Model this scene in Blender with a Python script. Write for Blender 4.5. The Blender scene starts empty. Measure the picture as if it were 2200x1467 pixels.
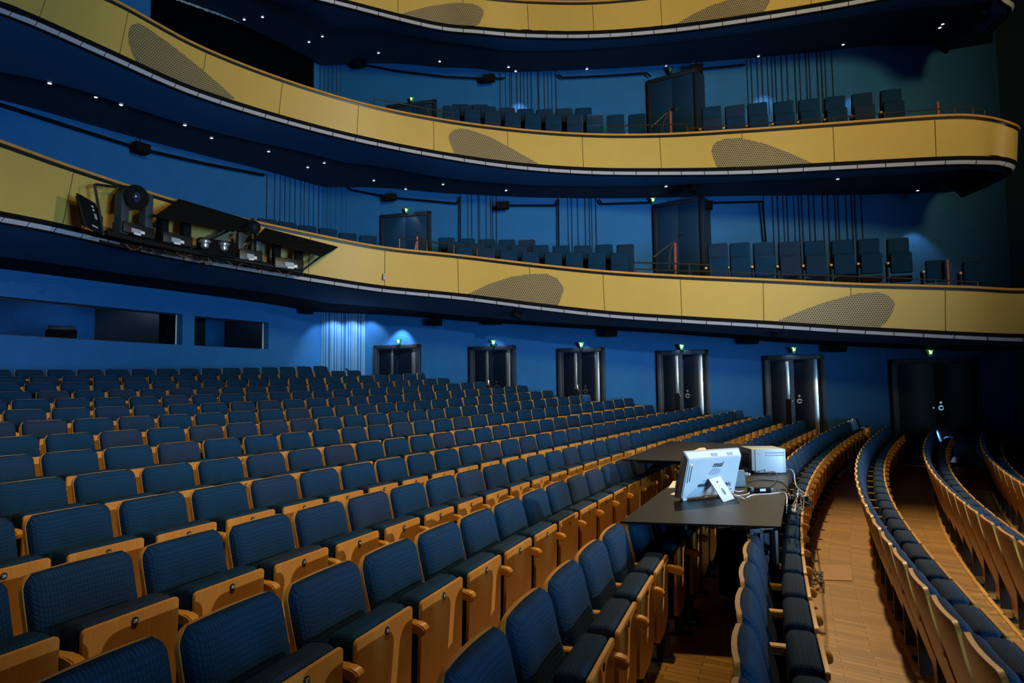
import bpy, bmesh, math, random
import numpy as np
from mathutils import Vector, Matrix
random.seed(7)
sc = bpy.context.scene
COL = sc.collection
PI = math.pi
# ------------------------------------------------------------------ camera
W, H, F = 2200, 1467, 1467.0
PITCH, ROLL, ZC = 0.0713, -0.0125, 1.75
cp, sp, cr, sr = math.cos(PITCH), math.sin(PITCH), math.cos(ROLL), math.sin(ROLL)
VR = Vector((cr, -sr*sp, sr*cp)); VU = Vector((-sr, -cr*sp, cr*cp)); VF = Vector((0, cp, sp))
cam_d = bpy.data.cameras.new('camera'); cam = bpy.data.objects.new('camera', cam_d); COL.objects.link(cam)
cam_d.lens = 36*F/W; cam_d.sensor_width = 36; cam_d.clip_start = .05; cam_d.clip_end = 200
cam.matrix_world = Matrix(((VR.x, VU.x, -VF.x, 0), (VR.y, VU.y, -VF.y, 0), (VR.z, VU.z, -VF.z, ZC), (0, 0, 0, 1)))
sc.camera = cam
def proj(p):
    d = Vector((p[0], p[1], p[2]-ZC)); f = d.dot(VF)
    if f < .05: f = .05
    return W/2+F*d.dot(VR)/f, H/2-F*d.dot(VU)/f
def ray(px, py): return VF + VR*((px-W/2)/F) + VU*((H/2-py)/F)
CP = Vector((0, 0, ZC))
def at_y(px, py, Y):
    d = ray(px, py); return CP + d*(Y/d.y)
def at_z(px, py, z):
    d = ray(px, py); return CP + d*((z-ZC)/d.z)
# ------------------------------------------------------------------ world, light, exposure
w = bpy.data.worlds.new('world'); sc.world = w; w.use_nodes = True
w.node_tree.nodes['Background'].inputs[0].default_value = (.06, .20, .60, 1)
w.node_tree.nodes['Background'].inputs[1].default_value = .035
sc.view_settings.view_transform = 'Standard'; sc.view_settings.look = 'None'
sc.view_settings.exposure = 0.0; sc.view_settings.gamma = 1; sc.view_settings.use_curve_mapping = False
def lamp(name, loc, target, power, color, angle, blend=.5, size=.15, kind='SPOT'):
    l = bpy.data.lights.new(name, kind); o = bpy.data.objects.new(name, l); COL.objects.link(o)
    l.energy = power; l.color = color; l.shadow_soft_size = size
    if kind == 'SPOT': l.spot_size = math.radians(angle); l.spot_blend = blend
    o.location = loc
    o.rotation_euler = (Vector(target)-Vector(loc)).to_track_quat('-Z', 'Y').to_euler()
    return o
# stage-side theatre lamps: a low key from the far proscenium, warm house light from above, front-of-house wash, plus an added low blue fill
lamp('key_spot', (22.0, 5.0, 6.5), (0.2, 7.6, 1.0), 13500, (1, .90, .76), 31, 1, .10)
lamp('house_spot', (5.6, 15.0, 12.0), (4.1, 6.2, 0), 7400, (1, .76, .42), 42, 1, .22)
lamp('house_lamp', (2.0, 2.0, 12.5), (-2.2, 7.0, 0), 4300, (1, .74, .38), 48, 1, .3)
lamp('front_wash', (10, -7.0, 8.5), (1.8, 15, 8.4), 15500, (1, .73, .27), 55, 1, 1.2)
lamp('balcony_spot', (7.5, -5.0, 5.5), (1.2, 15.2, 3.6), 6000, (.84, .92, 1), 36, 1, .2)
lamp('blue_fill', (11.5, -4.0, 1.6), (-5.0, 17, 5.2), 12500, (.34, .68, 1), 68, .8, 2.5)  # unseen fill, added low down to lift the dark soffits and walls
# ------------------------------------------------------------------ materials
MATS = {}
def mat(name, color, rough=.6, metal=0., spec=.5, noise=0, nscale=20, bump=0, bscale=200, emit=None, estr=1, sheen=0, aniso=None, coat=0, rand=0):
    if name in MATS: return MATS[name]
    m = bpy.data.materials.new(name); m.use_nodes = True; MATS[name] = m
    nt = m.node_tree; b = nt.nodes['Principled BSDF']
    b.inputs['Base Color'].default_value = (*color, 1); b.inputs['Roughness'].default_value = rough
    b.inputs['Metallic'].default_value = metal; b.inputs['Specular IOR Level'].default_value = spec
    b.inputs['Coat Weight'].default_value = coat
    if sheen: b.inputs['Sheen Weight'].default_value = sheen; b.inputs['Sheen Roughness'].default_value = .4
    if emit: b.inputs['Emission Color'].default_value = (*emit, 1); b.inputs['Emission Strength'].default_value = estr
    tc = nt.nodes.new('ShaderNodeTexCoord')
    if noise:
        mp = nt.nodes.new('ShaderNodeMapping'); nt.links.new(tc.outputs['Object'], mp.inputs[0])
        if aniso: mp.inputs['Scale'].default_value = aniso
        n = nt.nodes.new('ShaderNodeTexNoise'); n.inputs['Scale'].default_value = nscale; n.inputs['Detail'].default_value = 4
        nt.links.new(mp.outputs[0], n.inputs['Vector'])
        r = nt.nodes.new('ShaderNodeMapRange'); r.inputs['To Min'].default_value = 1-noise; r.inputs['To Max'].default_value = 1+noise
        nt.links.new(n.outputs['Fac'], r.inputs['Value'])
        mx = nt.nodes.new('ShaderNodeMix'); mx.data_type = 'RGBA'; mx.blend_type = 'MULTIPLY'; mx.inputs['Factor'].default_value = 1
        mx.inputs['A'].default_value = (*color, 1); nt.links.new(r.outputs[0], mx.inputs['B'])
        last = mx.outputs['Result']
        if rand:
            oi = nt.nodes.new('ShaderNodeObjectInfo'); rr = nt.nodes.new('ShaderNodeMapRange')
            rr.inputs['From Min'].default_value = .62; rr.inputs['To Max'].default_value = rand
            nt.links.new(oi.outputs['Random'], rr.inputs['Value'])
            m2 = nt.nodes.new('ShaderNodeMix'); m2.data_type = 'RGBA'; nt.links.new(rr.outputs[0], m2.inputs['Factor'])
            nt.links.new(last, m2.inputs['A']); m2.inputs['B'].default_value = (.018, .021, .042, 1); last = m2.outputs['Result']
        nt.links.new(last, b.inputs['Base Color'])
    if bump:
        n2 = nt.nodes.new('ShaderNodeTexNoise'); n2.inputs['Scale'].default_value = bscale; nt.links.new(tc.outputs['Object'], n2.inputs['Vector'])
        bp = nt.nodes.new('ShaderNodeBump'); bp.inputs['Strength'].default_value = bump; bp.inputs['Distance'].default_value = .01
        nt.links.new(n2.outputs['Fac'], bp.inputs['Height']); nt.links.new(bp.outputs[0], b.inputs['Normal'])
    return m
M_ply = mat('beech plywood', (.50, .232, .046), .38, noise=.22, nscale=6, aniso=(9, 9, .7), spec=.45)
M_edge = mat('plywood edge', (.62, .30, .06), .42, noise=.1, nscale=30)
M_arm = mat('beech armrest', (.62, .29, .045), .35, noise=.14, nscale=8, aniso=(9, 1, 9))
M_black = mat('black metal', (.006, .006, .007), .45)
M_blackmat = mat('matt black', (.004, .004, .005), .85, spec=.12)
M_badge = mat('navy enamel', (.006, .007, .02), .35)
M_white = mat('white print', (.75, .75, .78), .5)
def fabric():
    m = mat('navy weave fabric', (.0008, .0225, .062), .9, spec=.18, noise=.25, nscale=9, sheen=0, rand=.5)
    nt = m.node_tree; b = nt.nodes['Principled BSDF']; tc = nt.nodes['Texture Coordinate']
    sp_ = nt.nodes.new('ShaderNodeSeparateXYZ'); nt.links.new(tc.outputs['Object'], sp_.inputs[0])
    def mth(op, a, b_=None):
        n_ = nt.nodes.new('ShaderNodeMath'); n_.operation = op
        for i_, v_ in enumerate((a, b_)):
            if v_ is None: continue
            if isinstance(v_, (int, float)): n_.inputs[i_].default_value = v_
            else: nt.links.new(v_, n_.inputs[i_])
        return n_.outputs[0]
    # small woven lozenges: product of two slanted waves, running over x and over height plus depth
    zz = mth('ADD', sp_.outputs['Z'], mth('MULTIPLY', sp_.outputs['Y'], .8))
    wx = mth('SINE', mth('MULTIPLY', sp_.outputs['X'], 420)); wz = mth('SINE', mth('ADD', mth('MULTIPLY', zz, 400), mth('MULTIPLY', wx, .9)))
    wv = mth('MULTIPLY', mth('ADD', wx, 1.2), mth('ADD', wz, 1.2))
    n = nt.nodes.new('ShaderNodeTexNoise'); n.inputs['Scale'].default_value = 420; nt.links.new(tc.outputs['Object'], n.inputs[0])
    hgt = mth('ADD', mth('MULTIPLY', wv, .25), mth('MULTIPLY', n.outputs['Fac'], .5))
    bp = nt.nodes.new('ShaderNodeBump'); bp.inputs['Strength'].default_value = .32; bp.inputs['Distance'].default_value = .004
    nt.links.new(hgt, bp.inputs['Height']); nt.links.new(bp.outputs[0], b.inputs['Normal'])
    src = b.inputs['Base Color'].links[0].from_socket
    mr = nt.nodes.new('ShaderNodeMapRange'); mr.inputs['From Max'].default_value = 4.8; mr.inputs['To Min'].default_value = .70; mr.inputs['To Max'].default_value = 1.5; nt.links.new(wv, mr.inputs[0])
    m3 = nt.nodes.new('ShaderNodeMix'); m3.data_type = 'RGBA'; m3.blend_type = 'MULTIPLY'; m3.inputs['Factor'].default_value = 1
    nt.links.new(src, m3.inputs['A']); nt.links.new(mr.outputs[0], m3.inputs['B']); nt.links.new(m3.outputs['Result'], b.inputs['Base Color'])
    return m
M_fab = fabric()
M_wall = mat('blue plaster', (.001, .103, .325), .75, noise=.18, nscale=2.2, bump=.6, bscale=60)
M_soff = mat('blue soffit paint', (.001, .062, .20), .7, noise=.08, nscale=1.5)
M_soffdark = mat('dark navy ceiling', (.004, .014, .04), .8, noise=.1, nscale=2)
M_teal = mat('dark teal pier', (.035, .10, .14), .8, noise=.15, nscale=2)
M_yel = mat('ochre panel', (.50, .325, .075), .5, noise=.05, nscale=3, spec=.35)
M_strip = mat('pale strip tile', (.42, .42, .50), .5, noise=.06, nscale=4)
M_rail = mat('oiled rail wood', (.58, .28, .075), .32, noise=.2, nscale=5)
M_table = mat('black stained table', (.0045, .004, .004), .40, noise=.3, nscale=14, aniso=(1, 12, 1), spec=.14)
M_door = mat('dark blue door enamel', (.0015, .005, .012), .36, spec=.16)
M_frame = mat('door frame paint', (.003, .011, .026), .55)
M_reflect = mat('door reflection metal', (.55, .62, .70), .33, metal=1., noise=.1, nscale=10, aniso=(40, 40, 1))
M_chrome = mat('satin chrome', (.80, .78, .74), .22, metal=1.)
M_silver = mat('silver housing', (.45, .46, .50), .3, metal=.8)
M_red = mat('dull red post', (.25, .05, .03), .5)
M_pc = mat('white plastic', (.44, .50, .58), .4, spec=.5)
M_pcw = mat('bright white plastic', (.66, .68, .72), .4)
M_grey = mat('grey plastic', (.32, .34, .42), .5)
M_case = mat('putty grey steel', (.34, .37, .36), .45, noise=.04, nscale=3)
M_slate = mat('slate blue plastic', (.02, .035, .05), .5)
M_paper = mat('paper', (.75, .68, .50), .8)
M_cab_b = mat('black cable', (.006, .006, .006), .5)
M_cab_w = mat('white cable', (.65, .65, .70), .5)
M_rib = mat('pale blue flute', (.12, .27, .46), .6, noise=.2, nscale=5)
M_slot = mat('dark slot', (.001, .012, .045), .9)
M_exit = mat('exit green', (.01, .16, .05), .4, emit=(.02, .40, .10), estr=.14)
M_exitw = mat('exit figure', (.9, 1, .6), .4, emit=(.85, 1, .45), estr=1.2)
M_lamp = mat('lit lamp', (1, 1, 1), .4, emit=(1, .93, .85), estr=1.3)
M_hatch = mat('hatch plywood', (.42, .21, .06), .45, noise=.12, nscale=8)
M_drape = mat('black cloth', (.0008, .0014, .003), 1.0, spec=.02, noise=.3, nscale=8)
M_rag = mat('torn white edge', (.30, .36, .42), .9)
def floor_mat():
    m = bpy.data.materials.new('oak parquet'); m.use_nodes = True; nt = m.node_tree; b = nt.nodes['Principled BSDF']
    uv = nt.nodes.new('ShaderNodeUVMap'); uv.uv_map = 'uv'
    br = nt.nodes.new('ShaderNodeTexBrick'); nt.links.new(uv.outputs[0], br.inputs['Vector'])
    br.inputs['Color1'].default_value = (.33, .165, .036, 1); br.inputs['Color2'].default_value = (.48, .255, .062, 1); br.inputs['Mortar'].default_value = (.10, .045, .01, 1)
    br.inputs['Scale'].default_value = 1; br.inputs['Mortar Size'].default_value = .0022; br.inputs['Brick Width'].default_value = .42; br.inputs['Row Height'].default_value = .065; br.inputs['Bias'].default_value = -.1
    n = nt.nodes.new('ShaderNodeTexNoise'); mp = nt.nodes.new('ShaderNodeMapping'); mp.inputs['Scale'].default_value = (3, 40, 1)
    nt.links.new(uv.outputs[0], mp.inputs[0]); nt.links.new(mp.outputs[0], n.inputs[0]); n.inputs['Scale'].default_value = 1.5
    r = nt.nodes.new('ShaderNodeMapRange'); r.inputs['To Min'].default_value = .72; r.inputs['To Max'].default_value = 1.25; nt.links.new(n.outputs['Fac'], r.inputs[0])
    mx = nt.nodes.new('ShaderNodeMix'); mx.data_type = 'RGBA'; mx.blend_type = 'MULTIPLY'; mx.inputs['Factor'].default_value = 1
    nt.links.new(br.outputs['Color'], mx.inputs['A']); nt.links.new(r.outputs[0], mx.inputs['B']); nt.links.new(mx.outputs['Result'], b.inputs['Base Color'])
    b.inputs['Roughness'].default_value = .42
    return m
M_floor = floor_mat()
def grille_mat():
    m = bpy.data.materials.new('perforated ochre'); m.use_nodes = True; nt = m.node_tree; b = nt.nodes['Principled BSDF']
    uv = nt.nodes.new('ShaderNodeUVMap'); uv.uv_map = 'uv'; P = .046
    def lattice(ox, oy):
        mp = nt.nodes.new('ShaderNodeMapping'); mp.inputs['Scale'].default_value = (1/P, 1/(P*1.732), 1); mp.inputs['Location'].default_value = (ox, oy, 0)
        nt.links.new(uv.outputs[0], mp.inputs[0])
        fr = nt.nodes.new('ShaderNodeVectorMath'); fr.operation = 'FRACTION'; nt.links.new(mp.outputs[0], fr.inputs[0])
        sb = nt.nodes.new('ShaderNodeVectorMath'); sb.operation = 'SUBTRACT'; sb.inputs[1].default_value = (.5, .5, 0); nt.links.new(fr.outputs[0], sb.inputs[0])
        ml = nt.nodes.new('ShaderNodeVectorMath'); ml.operation = 'MULTIPLY'; ml.inputs[1].default_value = (1, 1.732, 0); nt.links.new(sb.outputs[0], ml.inputs[0])
        ln = nt.nodes.new('ShaderNodeVectorMath'); ln.operation = 'LENGTH'; nt.links.new(ml.outputs[0], ln.inputs[0]); return ln.outputs['Value']
    mn = nt.nodes.new('ShaderNodeMath'); mn.operation = 'MINIMUM'; nt.links.new(lattice(0, 0), mn.inputs[0]); nt.links.new(lattice(.5, .5), mn.inputs[1])
    lt = nt.nodes.new('ShaderNodeMath'); lt.operation = 'LESS_THAN'; lt.inputs[1].default_value = .36; nt.links.new(mn.outputs[0], lt.inputs[0])
    mx = nt.nodes.new('ShaderNodeMix'); mx.data_type = 'RGBA'; nt.links.new(lt.outputs[0], mx.inputs['Factor'])
    mx.inputs['A'].default_value = (.36, .255, .11, 1); mx.inputs['B'].default_value = (.035, .028, .02, 1)
    nt.links.new(mx.outputs['Result'], b.inputs['Base Color']); b.inputs['Roughness'].default_value = .6
    return m
M_grille = grille_mat()
def glass_mat():
    m = bpy.data.materials.new('booth glass'); m.use_nodes = True; nt = m.node_tree; b = nt.nodes['Principled BSDF']
    b.inputs['Base Color'].default_value = (.75, .85, .9, 1); b.inputs['Roughness'].default_value = .02; b.inputs['Transmission Weight'].default_value = 1; b.inputs['IOR'].default_value = 1.08
    return m
M_glass = glass_mat()
# ------------------------------------------------------------------ mesh helpers
class MB:
    def __init__(s): s.bm = bmesh.new(); s.mats = []; s.uvl = None
    def mi(s, m):
        if m not in s.mats: s.mats.append(m)
        return s.mats.index(m)
    def face(s, pts, m, uvs=None, smooth=False):
        vs = [s.bm.verts.new(p) for p in pts]; f = s.bm.faces.new(vs); f.material_index = s.mi(m); f.smooth = smooth
        if uvs:
            if s.uvl is None: s.uvl = s.bm.loops.layers.uv.new('uv')
            for l, u in zip(f.loops, uvs): l[s.uvl].uv = u
        return f
    def grid(s, rows, m, smooth=True, uv=None, closed=False):
        vr = [[s.bm.verts.new(p) for p in r] for r in rows]
        if uv and s.uvl is None: s.uvl = s.bm.loops.layers.uv.new('uv')
        k = s.mi(m)
        for i in range(len(vr)-1):
            n = len(vr[i])
            for j in range(n if closed else n-1):
                j2 = (j+1) % n
                f = s.bm.faces.new((vr[i][j], vr[i][j2], vr[i+1][j2], vr[i+1][j])); f.material_index = k; f.smooth = smooth
                if uv:
                    for l, (a, b) in zip(f.loops, ((i, j), (i, j2), (i+1, j2), (i+1, j))): l[s.uvl].uv = uv[a][b]
        return vr
    def box(s, c, size, m, mx=None, bev=0, seg=2):
        r = bmesh.ops.create_cube(s.bm, size=1); vs = r['verts']
        for v in vs: v.co = Vector((v.co.x*size[0], v.co.y*size[1], v.co.z*size[2]))
        fs = set(f for v in vs for f in v.link_faces); k = s.mi(m)
        for f in fs: f.material_index = k
        if bev:
            es = list(set(e for f in fs for e in f.edges))
            rb = bmesh.ops.bevel(s.bm, geom=es, offset=bev, segments=seg, affect='EDGES', profile=.5)
            vs = list(set(vs) | set(rb['verts'])); vs = [v for v in vs if v.is_valid]
            fs = set(f for v in vs for f in v.link_faces)
            for f in fs: f.material_index = k; f.smooth = True
        for v in vs:
            p = v.co.copy()
            if mx is not None: p = mx @ p
            v.co = p + Vector(c)
    def prism(s, outl, ax, d0, d1, m, bev=0):
        # outline in the plane across axis ax, extruded from d0 to d1
        def P(a, b, d): return (d, a, b) if ax == 'x' else ((a, d, b) if ax == 'y' else (a, b, d))
        lo = [s.bm.verts.new(P(a, b, d0)) for a, b in outl]; hi = [s.bm.verts.new(P(a, b, d1)) for a, b in outl]
        fs = [s.bm.faces.new(lo[::-1]), s.bm.faces.new(hi)]
        n = len(outl)
        for i in range(n): fs.append(s.bm.faces.new((lo[i], lo[(i+1) % n], hi[(i+1) % n], hi[i])))
        k = s.mi(m)
        for f in fs: f.material_index = k
        if bev:
            es = [e for e in fs[0].edges]+[e for e in fs[1].edges]
            rb = bmesh.ops.bevel(s.bm, geom=es, offset=bev, segments=2, affect='EDGES')
            for f in rb['faces']: f.material_index = k; f.smooth = True
        return fs
    def tube(s, pts, r, m, n=8, cap=True):
        pts = [Vector(p) for p in pts]; rows = []
        for i, p in enumerate(pts):
            t = (pts[min(i+1, len(pts)-1)]-pts[max(i-1, 0)]); t = t.normalized() if t.length > 1e-9 else Vector((0, 0, 1))
            a = Vector((0, 0, 1)) if abs(t.z) < .9 else Vector((1, 0, 0)); x = t.cross(a).normalized(); y = t.cross(x)
            rr = r[i] if isinstance(r, (list, tuple)) else r
            rows.append([p+x*rr*math.cos(2*PI*k/n)+y*rr*math.sin(2*PI*k/n) for k in range(n)])
        vr = s.grid(rows, m, True, closed=True)
        if cap:
            k = s.mi(m)
            for e in (vr[0], vr[-1][::-1]):
                f = s.bm.faces.new(e); f.material_index = k
    def build(s, name, parent=None, loc=None, smooth_angle=None):
        bmesh.ops.remove_doubles(s.bm, verts=s.bm.verts, dist=1e-6)
        bmesh.ops.recalc_face_normals(s.bm, faces=s.bm.faces)
        me = bpy.data.meshes.new(name)
        if loc is not None:
            for v in s.bm.verts: v.co -= Vector(loc)
        s.bm.to_mesh(me); s.bm.free(); me.set_sharp_from_angle(angle=math.radians(38))
        for m in s.mats: me.materials.append(m)
        o = bpy.data.objects.new(name, me); COL.objects.link(o)
        if parent is not None: o.parent = parent
        if loc is not None: o.location = loc
        return o
def tag(o, label=None, cat=None, group=None, kind=None):
    if label: o['label'] = label
    if cat: o['category'] = cat
    if group: o['group'] = group
    if kind: o['kind'] = kind
    return o
def empty(name, loc=(0, 0, 0), rz=0, label=None, cat=None, group=None, kind=None):
    o = bpy.data.objects.new(name, None); COL.objects.link(o); o.location = loc; o.rotation_euler = (0, 0, rz); o.empty_display_size = .1
    return tag(o, label, cat, group, kind)
def copy_tree(o, parent=None):
    c = o.copy(); COL.objects.link(c); c.parent = parent
    for ch in o.children: copy_tree(ch, c)
    return c
def under(parent, o):
    "parent a world-space built object under an empty that has no rotation"
    o.parent = parent; o.location = Vector(o.location)-parent.location; return o
ORD = ['', 'first', 'second', 'third', 'fourth', 'fifth', 'sixth', 'seventh', 'eighth', 'ninth', 'tenth', 'eleventh', 'twelfth', 'thirteenth', 'fourteenth', 'fifteenth', 'sixteenth', 'seventeenth', 'eighteenth', 'nineteenth', 'twentieth']
def ordw(n):
    if n <= 20: return ORD[n]
    t = {2: 'twenty', 3: 'thirty', 4: 'forty'}[n//10]
    if n % 10 == 0: return {2: 'twentieth', 3: 'thirtieth', 4: 'fortieth'}[n//10]
    return t+'-'+ORD[n % 10]
def catmull(P, n):
    P = [np.array(p, float) for p in P]; P = [2*P[0]-P[1]]+P+[2*P[-1]-P[-2]]; out = []
    for i in range(1, len(P)-2):
        for k in range(n):
            t = k/n; a, b, c, d = P[i-1:i+3]
            out.append(.5*((2*b)+(-a+c)*t+(2*a-5*b+4*c-d)*t*t+(-a+3*b-3*c+d)*t**3))
    out.append(P[-2]); return out
# ------------------------------------------------------------------ seating geometry (row: top height, radius, centre x, centre y, end-seat number)
S = .55; HB = .86; QD = .0025
ROWS = {-4: (-1.136, 49.109, 49.572, -14.444, 218.6), -3: (-1.079, 49.962, 49.595, -14.407, 228.119), -2: (-1.022, 50.813, 49.618, -14.369, 232.954), -1: (-.969, 51.655, 49.645, -14.342, 234.9),
 0: (-.903, 52.489, 49.644, -14.402, 241.992), 1: (-.829, 53.350, 49.523, -14.659, 245.005), 2: (-.760, 54.225, 49.317, -15.060, 247.363), 3: (-.675, 55.103, 49.097, -15.476, 251.771),
 4: (-.589, 56.000, 48.872, -15.852, 256.740), 5: (-.482, 56.915, 48.655, -16.172, 258.869), 6: (-.379, 57.828, 48.470, -16.438, 263.650), 7: (-.267, 58.733, 48.328, -16.649, 268.065),
 8: (-.158, 59.656, 48.197, -16.803, 270.617), 9: (-.043, 60.581, 48.083, -16.925, 276.744), 10: (.061, 61.510, 47.981, -17.021, 281.497), 11: (.193, 62.427, 47.896, -17.109, 285.136),
 12: (.312, 63.343, 47.819, -17.189, 292.354), 13: (.441, 64.199, 47.792, -17.304, 296.974), -5: (-1.19, 48.26, 49.55, -14.48, 214.0), -6: (-1.24, 47.41, 49.53, -14.5, 212.0)}
def rowpt(r, a, d=0, top=False):
    z, R, cx, cy, k = ROWS[r]; x = cx+(R+d)*math.cos(a); y = cy+(R+d)*math.sin(a)
    yy = cy+R*math.sin(a)
    return Vector((x, y, z-(0 if top else HB)+QD*(yy-8)**2+ZC))
def seat_a(r, j): return (ROWS[r][4]+j)*S/ROWS[r][1]
PK = 19.016; PS = .252; NP = Vector((-PS, -1, 0)).normalized(); UP = Vector((1, -PS, 0)).normalized()
RWC = Vector((47.792, -17.304, 0)); RWR = 65.5
def on_wall(px, py, off=0):
    d = ray(px, py); t1 = (PK-off*math.hypot(1, PS))/(d.y+PS*d.x)
    a = d.x*d.x+d.y*d.y; b = -2*(d.x*RWC.x+d.y*RWC.y); c = RWC.x**2+RWC.y**2-(RWR-off)**2
    t2 = (-b+math.sqrt(b*b-4*a*c))/(2*a)
    return CP+d*min(t1, t2) if t1 > 0 else CP+d*t2
def wall_n(p):
    if abs(p.y+PS*p.x-PK) < .6: return NP.copy()
    n = Vector((RWC.x-p.x, RWC.y-p.y, 0)); return n.normalized()
def to_wall(p, d):
    t1 = (PK-(p.y+PS*p.x))/(d.y+PS*d.x) if d.y+PS*d.x > 1e-6 else 1e9
    q = Vector((p.x-RWC.x, p.y-RWC.y, 0)); b = 2*(q.x*d.x+q.y*d.y); c = q.length_squared-RWR**2
    t2 = (-b+math.sqrt(max(b*b-4*c, 0)))/2
    return min(t1, t2)
def aisle_z(x): return -1.757+(10.1-x)*.061+ZC
# ------------------------------------------------------------------ room shell
A_NEAR = 3.02
def build_floor():
    b = MB(); nn = 46
    def a_far(r): return seat_a(r, 0)-.95/ROWS[r][1]
    def curve(r, d, zr):
        a0 = a_far(zr); out = []
        for i in range(nn+1):
            a = a0+(A_NEAR-a0)*i/nn; p = rowpt(r, a, d); p.z = ROWS[zr][0]-HB+QD*(p.y-8)**2+ZC; out.append(p)
        return out
    BK = -.09
    rs = sorted(ROWS)
    for r in rs[1:]:
        back = curve(r, BK, r); front = curve(r-1, BK, r)
        uvb = [(ROWS[r][1], (i*(A_NEAR-a_far(r))/nn)*ROWS[r][1]) for i in range(nn+1)]; uvf = [(ROWS[r-1][1], (i*(A_NEAR-a_far(r))/nn)*ROWS[r-1][1]) for i in range(nn+1)]
        b.grid([back, front], M_floor, False, uv=[uvb, uvf])
        low = [Vector((p.x, p.y, ROWS[r-1][0]-HB+QD*(p.y-8)**2+ZC-.02)) for p in front]
        b.grid([front, low], M_edge, False)
        # end cheek down to the side aisle
        e0, e1 = back[0], front[0]
        b.face([e0, e1, (e1.x, e1.y, aisle_z(e1.x)-.1), (e0.x, e0.y, aisle_z(e0.x)-.1)], M_blackmat)
    # rear walkway behind the back row, and its riser
    fr = curve(13, BK, 13); bk = []
    for i in range(nn+1):
        p = fr[i]; d = Vector((p.x-RWC.x, p.y-RWC.y, 0)).normalized(); q = p+d*to_wall(p, d); bk.append(Vector((q.x, q.y, p.z)))
    b.grid([bk, fr], M_floor, False, uv=[[(66, i*.4) for i in range(nn+1)], [(64.5, i*.4) for i in range(nn+1)]])
    # side aisle sloping along the door wall
    xs = [rowpt(r, a_far(r), 0) for r in rs]; rowa = []; rowb = []
    for p in xs:
        d = -NP; t = to_wall(p, d); q = p+d*(t-.01); p2 = p-d*.5
        rowa.append(Vector((p2.x, p2.y, aisle_z(p.x)))); rowb.append(Vector((q.x, q.y, aisle_z(q.x))))
    uva = [(0, i*.9) for i in range(len(rowa))]; uvb = [(2.2, i*.9) for i in range(len(rowa))]
    b.grid([rowa, rowb], M_floor, False, uv=[uva, uvb])
    o = b.build('floor'); tag(o, 'stepped oak parquet auditorium floor with curved rows', 'floor', kind='structure')
    # step nosings
    nb = MB()
    for r in rs[1:-1]:
        c = curve(r, BK, r+1)
        for off, z0, z1 in ((0, 0, .004),):
            rows = []
            for q in ((.02, .004), (.02, -.03), (-.012, -.03), (-.012, .004)):
                rr = []
                for i, p in enumerate(c):
                    d = Vector((ROWS[r][2]-p.x, ROWS[r][3]-p.y, 0)).normalized(); rr.append(p+d*q[0]+Vector((0, 0, q[1])))
                rows.append(rr)
            nb.grid(rows+[rows[0]], M_edge, False)
    n = nb.build('trim_1'); tag(n, 'light wood step nosings along the seating rows', 'trim', kind='structure')
build_floor()
ZT = 13.5
def wall_poly(name, pts, m, z0, z1, label):
    b = MB()
    th = .2
    for i in range(len(pts)-1):
        p, q = pts[i], pts[i+1]
        b.face([(p.x, p.y, z0), (q.x, q.y, z0), (q.x, q.y, z1), (p.x, p.y, z1)], m, smooth=False)
    o = b.build(name); return tag(o, label, 'wall', kind='structure')
corner = on_wall(689, 720); corner.z = 0
pier0 = on_wall(2143, 150); pier0.z = 0
wall_right = wall_poly('wall_right', [corner, pier0], M_wall, -.4, ZT, 'blue plaster side wall with the double doors')
pier1 = pier0+Vector((1.6, -2.8, 0)); pier2 = pier1+Vector((5, -3, 0))
wall_poly('wall_front', [pier0, pier1, pier2], M_teal, -.6, ZT, 'dark teal pier at the stage end of the side wall')
# windows in the rear wall
def ang(p): return math.atan2(p.y-RWC.y, p.x-RWC.x) % (2*PI)
W1 = (ang(on_wall(392, 700)), ang(on_wall(-130, 680)), on_wall(392, 675).z, on_wall(392, 741).z)
W2 = (ang(on_wall(577, 720)), ang(on_wall(418, 710)), on_wall(500, 686).z, on_wall(500, 746.5).z)
def rear_wall():
    b = MB(); a0 = ang(corner); a1 = 3.06
    As = sorted(set([a0+(a1-a0)*i/60 for i in range(61)]+[W1[0], W1[1], W2[0], W2[1]])); Zs = sorted([-.2, W1[2], W1[3], W2[2], W2[3], ZT])
    P = lambda a, z: (RWC.x+RWR*math.cos(a), RWC.y+RWR*math.sin(a), z)
    for i in range(len(As)-1):
        for j in range(len(Zs)-1):
            am = (As[i]+As[i+1])/2; zm = (Zs[j]+Zs[j+1])/2
            if any(w_[0] < am < w_[1] and w_[3] < zm < w_[2] for w_ in (W1, W2)): continue
            b.face([P(As[i], Zs[j]), P(As[i+1], Zs[j]), P(As[i+1], Zs[j+1]), P(As[i], Zs[j+1])], M_wall, smooth=True)
    o = b.build('wall_back'); tag(o, 'curved blue plaster rear wall with control booth windows', 'wall', kind='structure')
rear_wall()
def ceiling():
    b = MB(); b.box((0, 10, ZT+.1), (60, 44, .2), M_blackmat); o = b.build('ceiling'); tag(o, 'black auditorium ceiling', 'ceiling', kind='structure')
ceiling()
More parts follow.
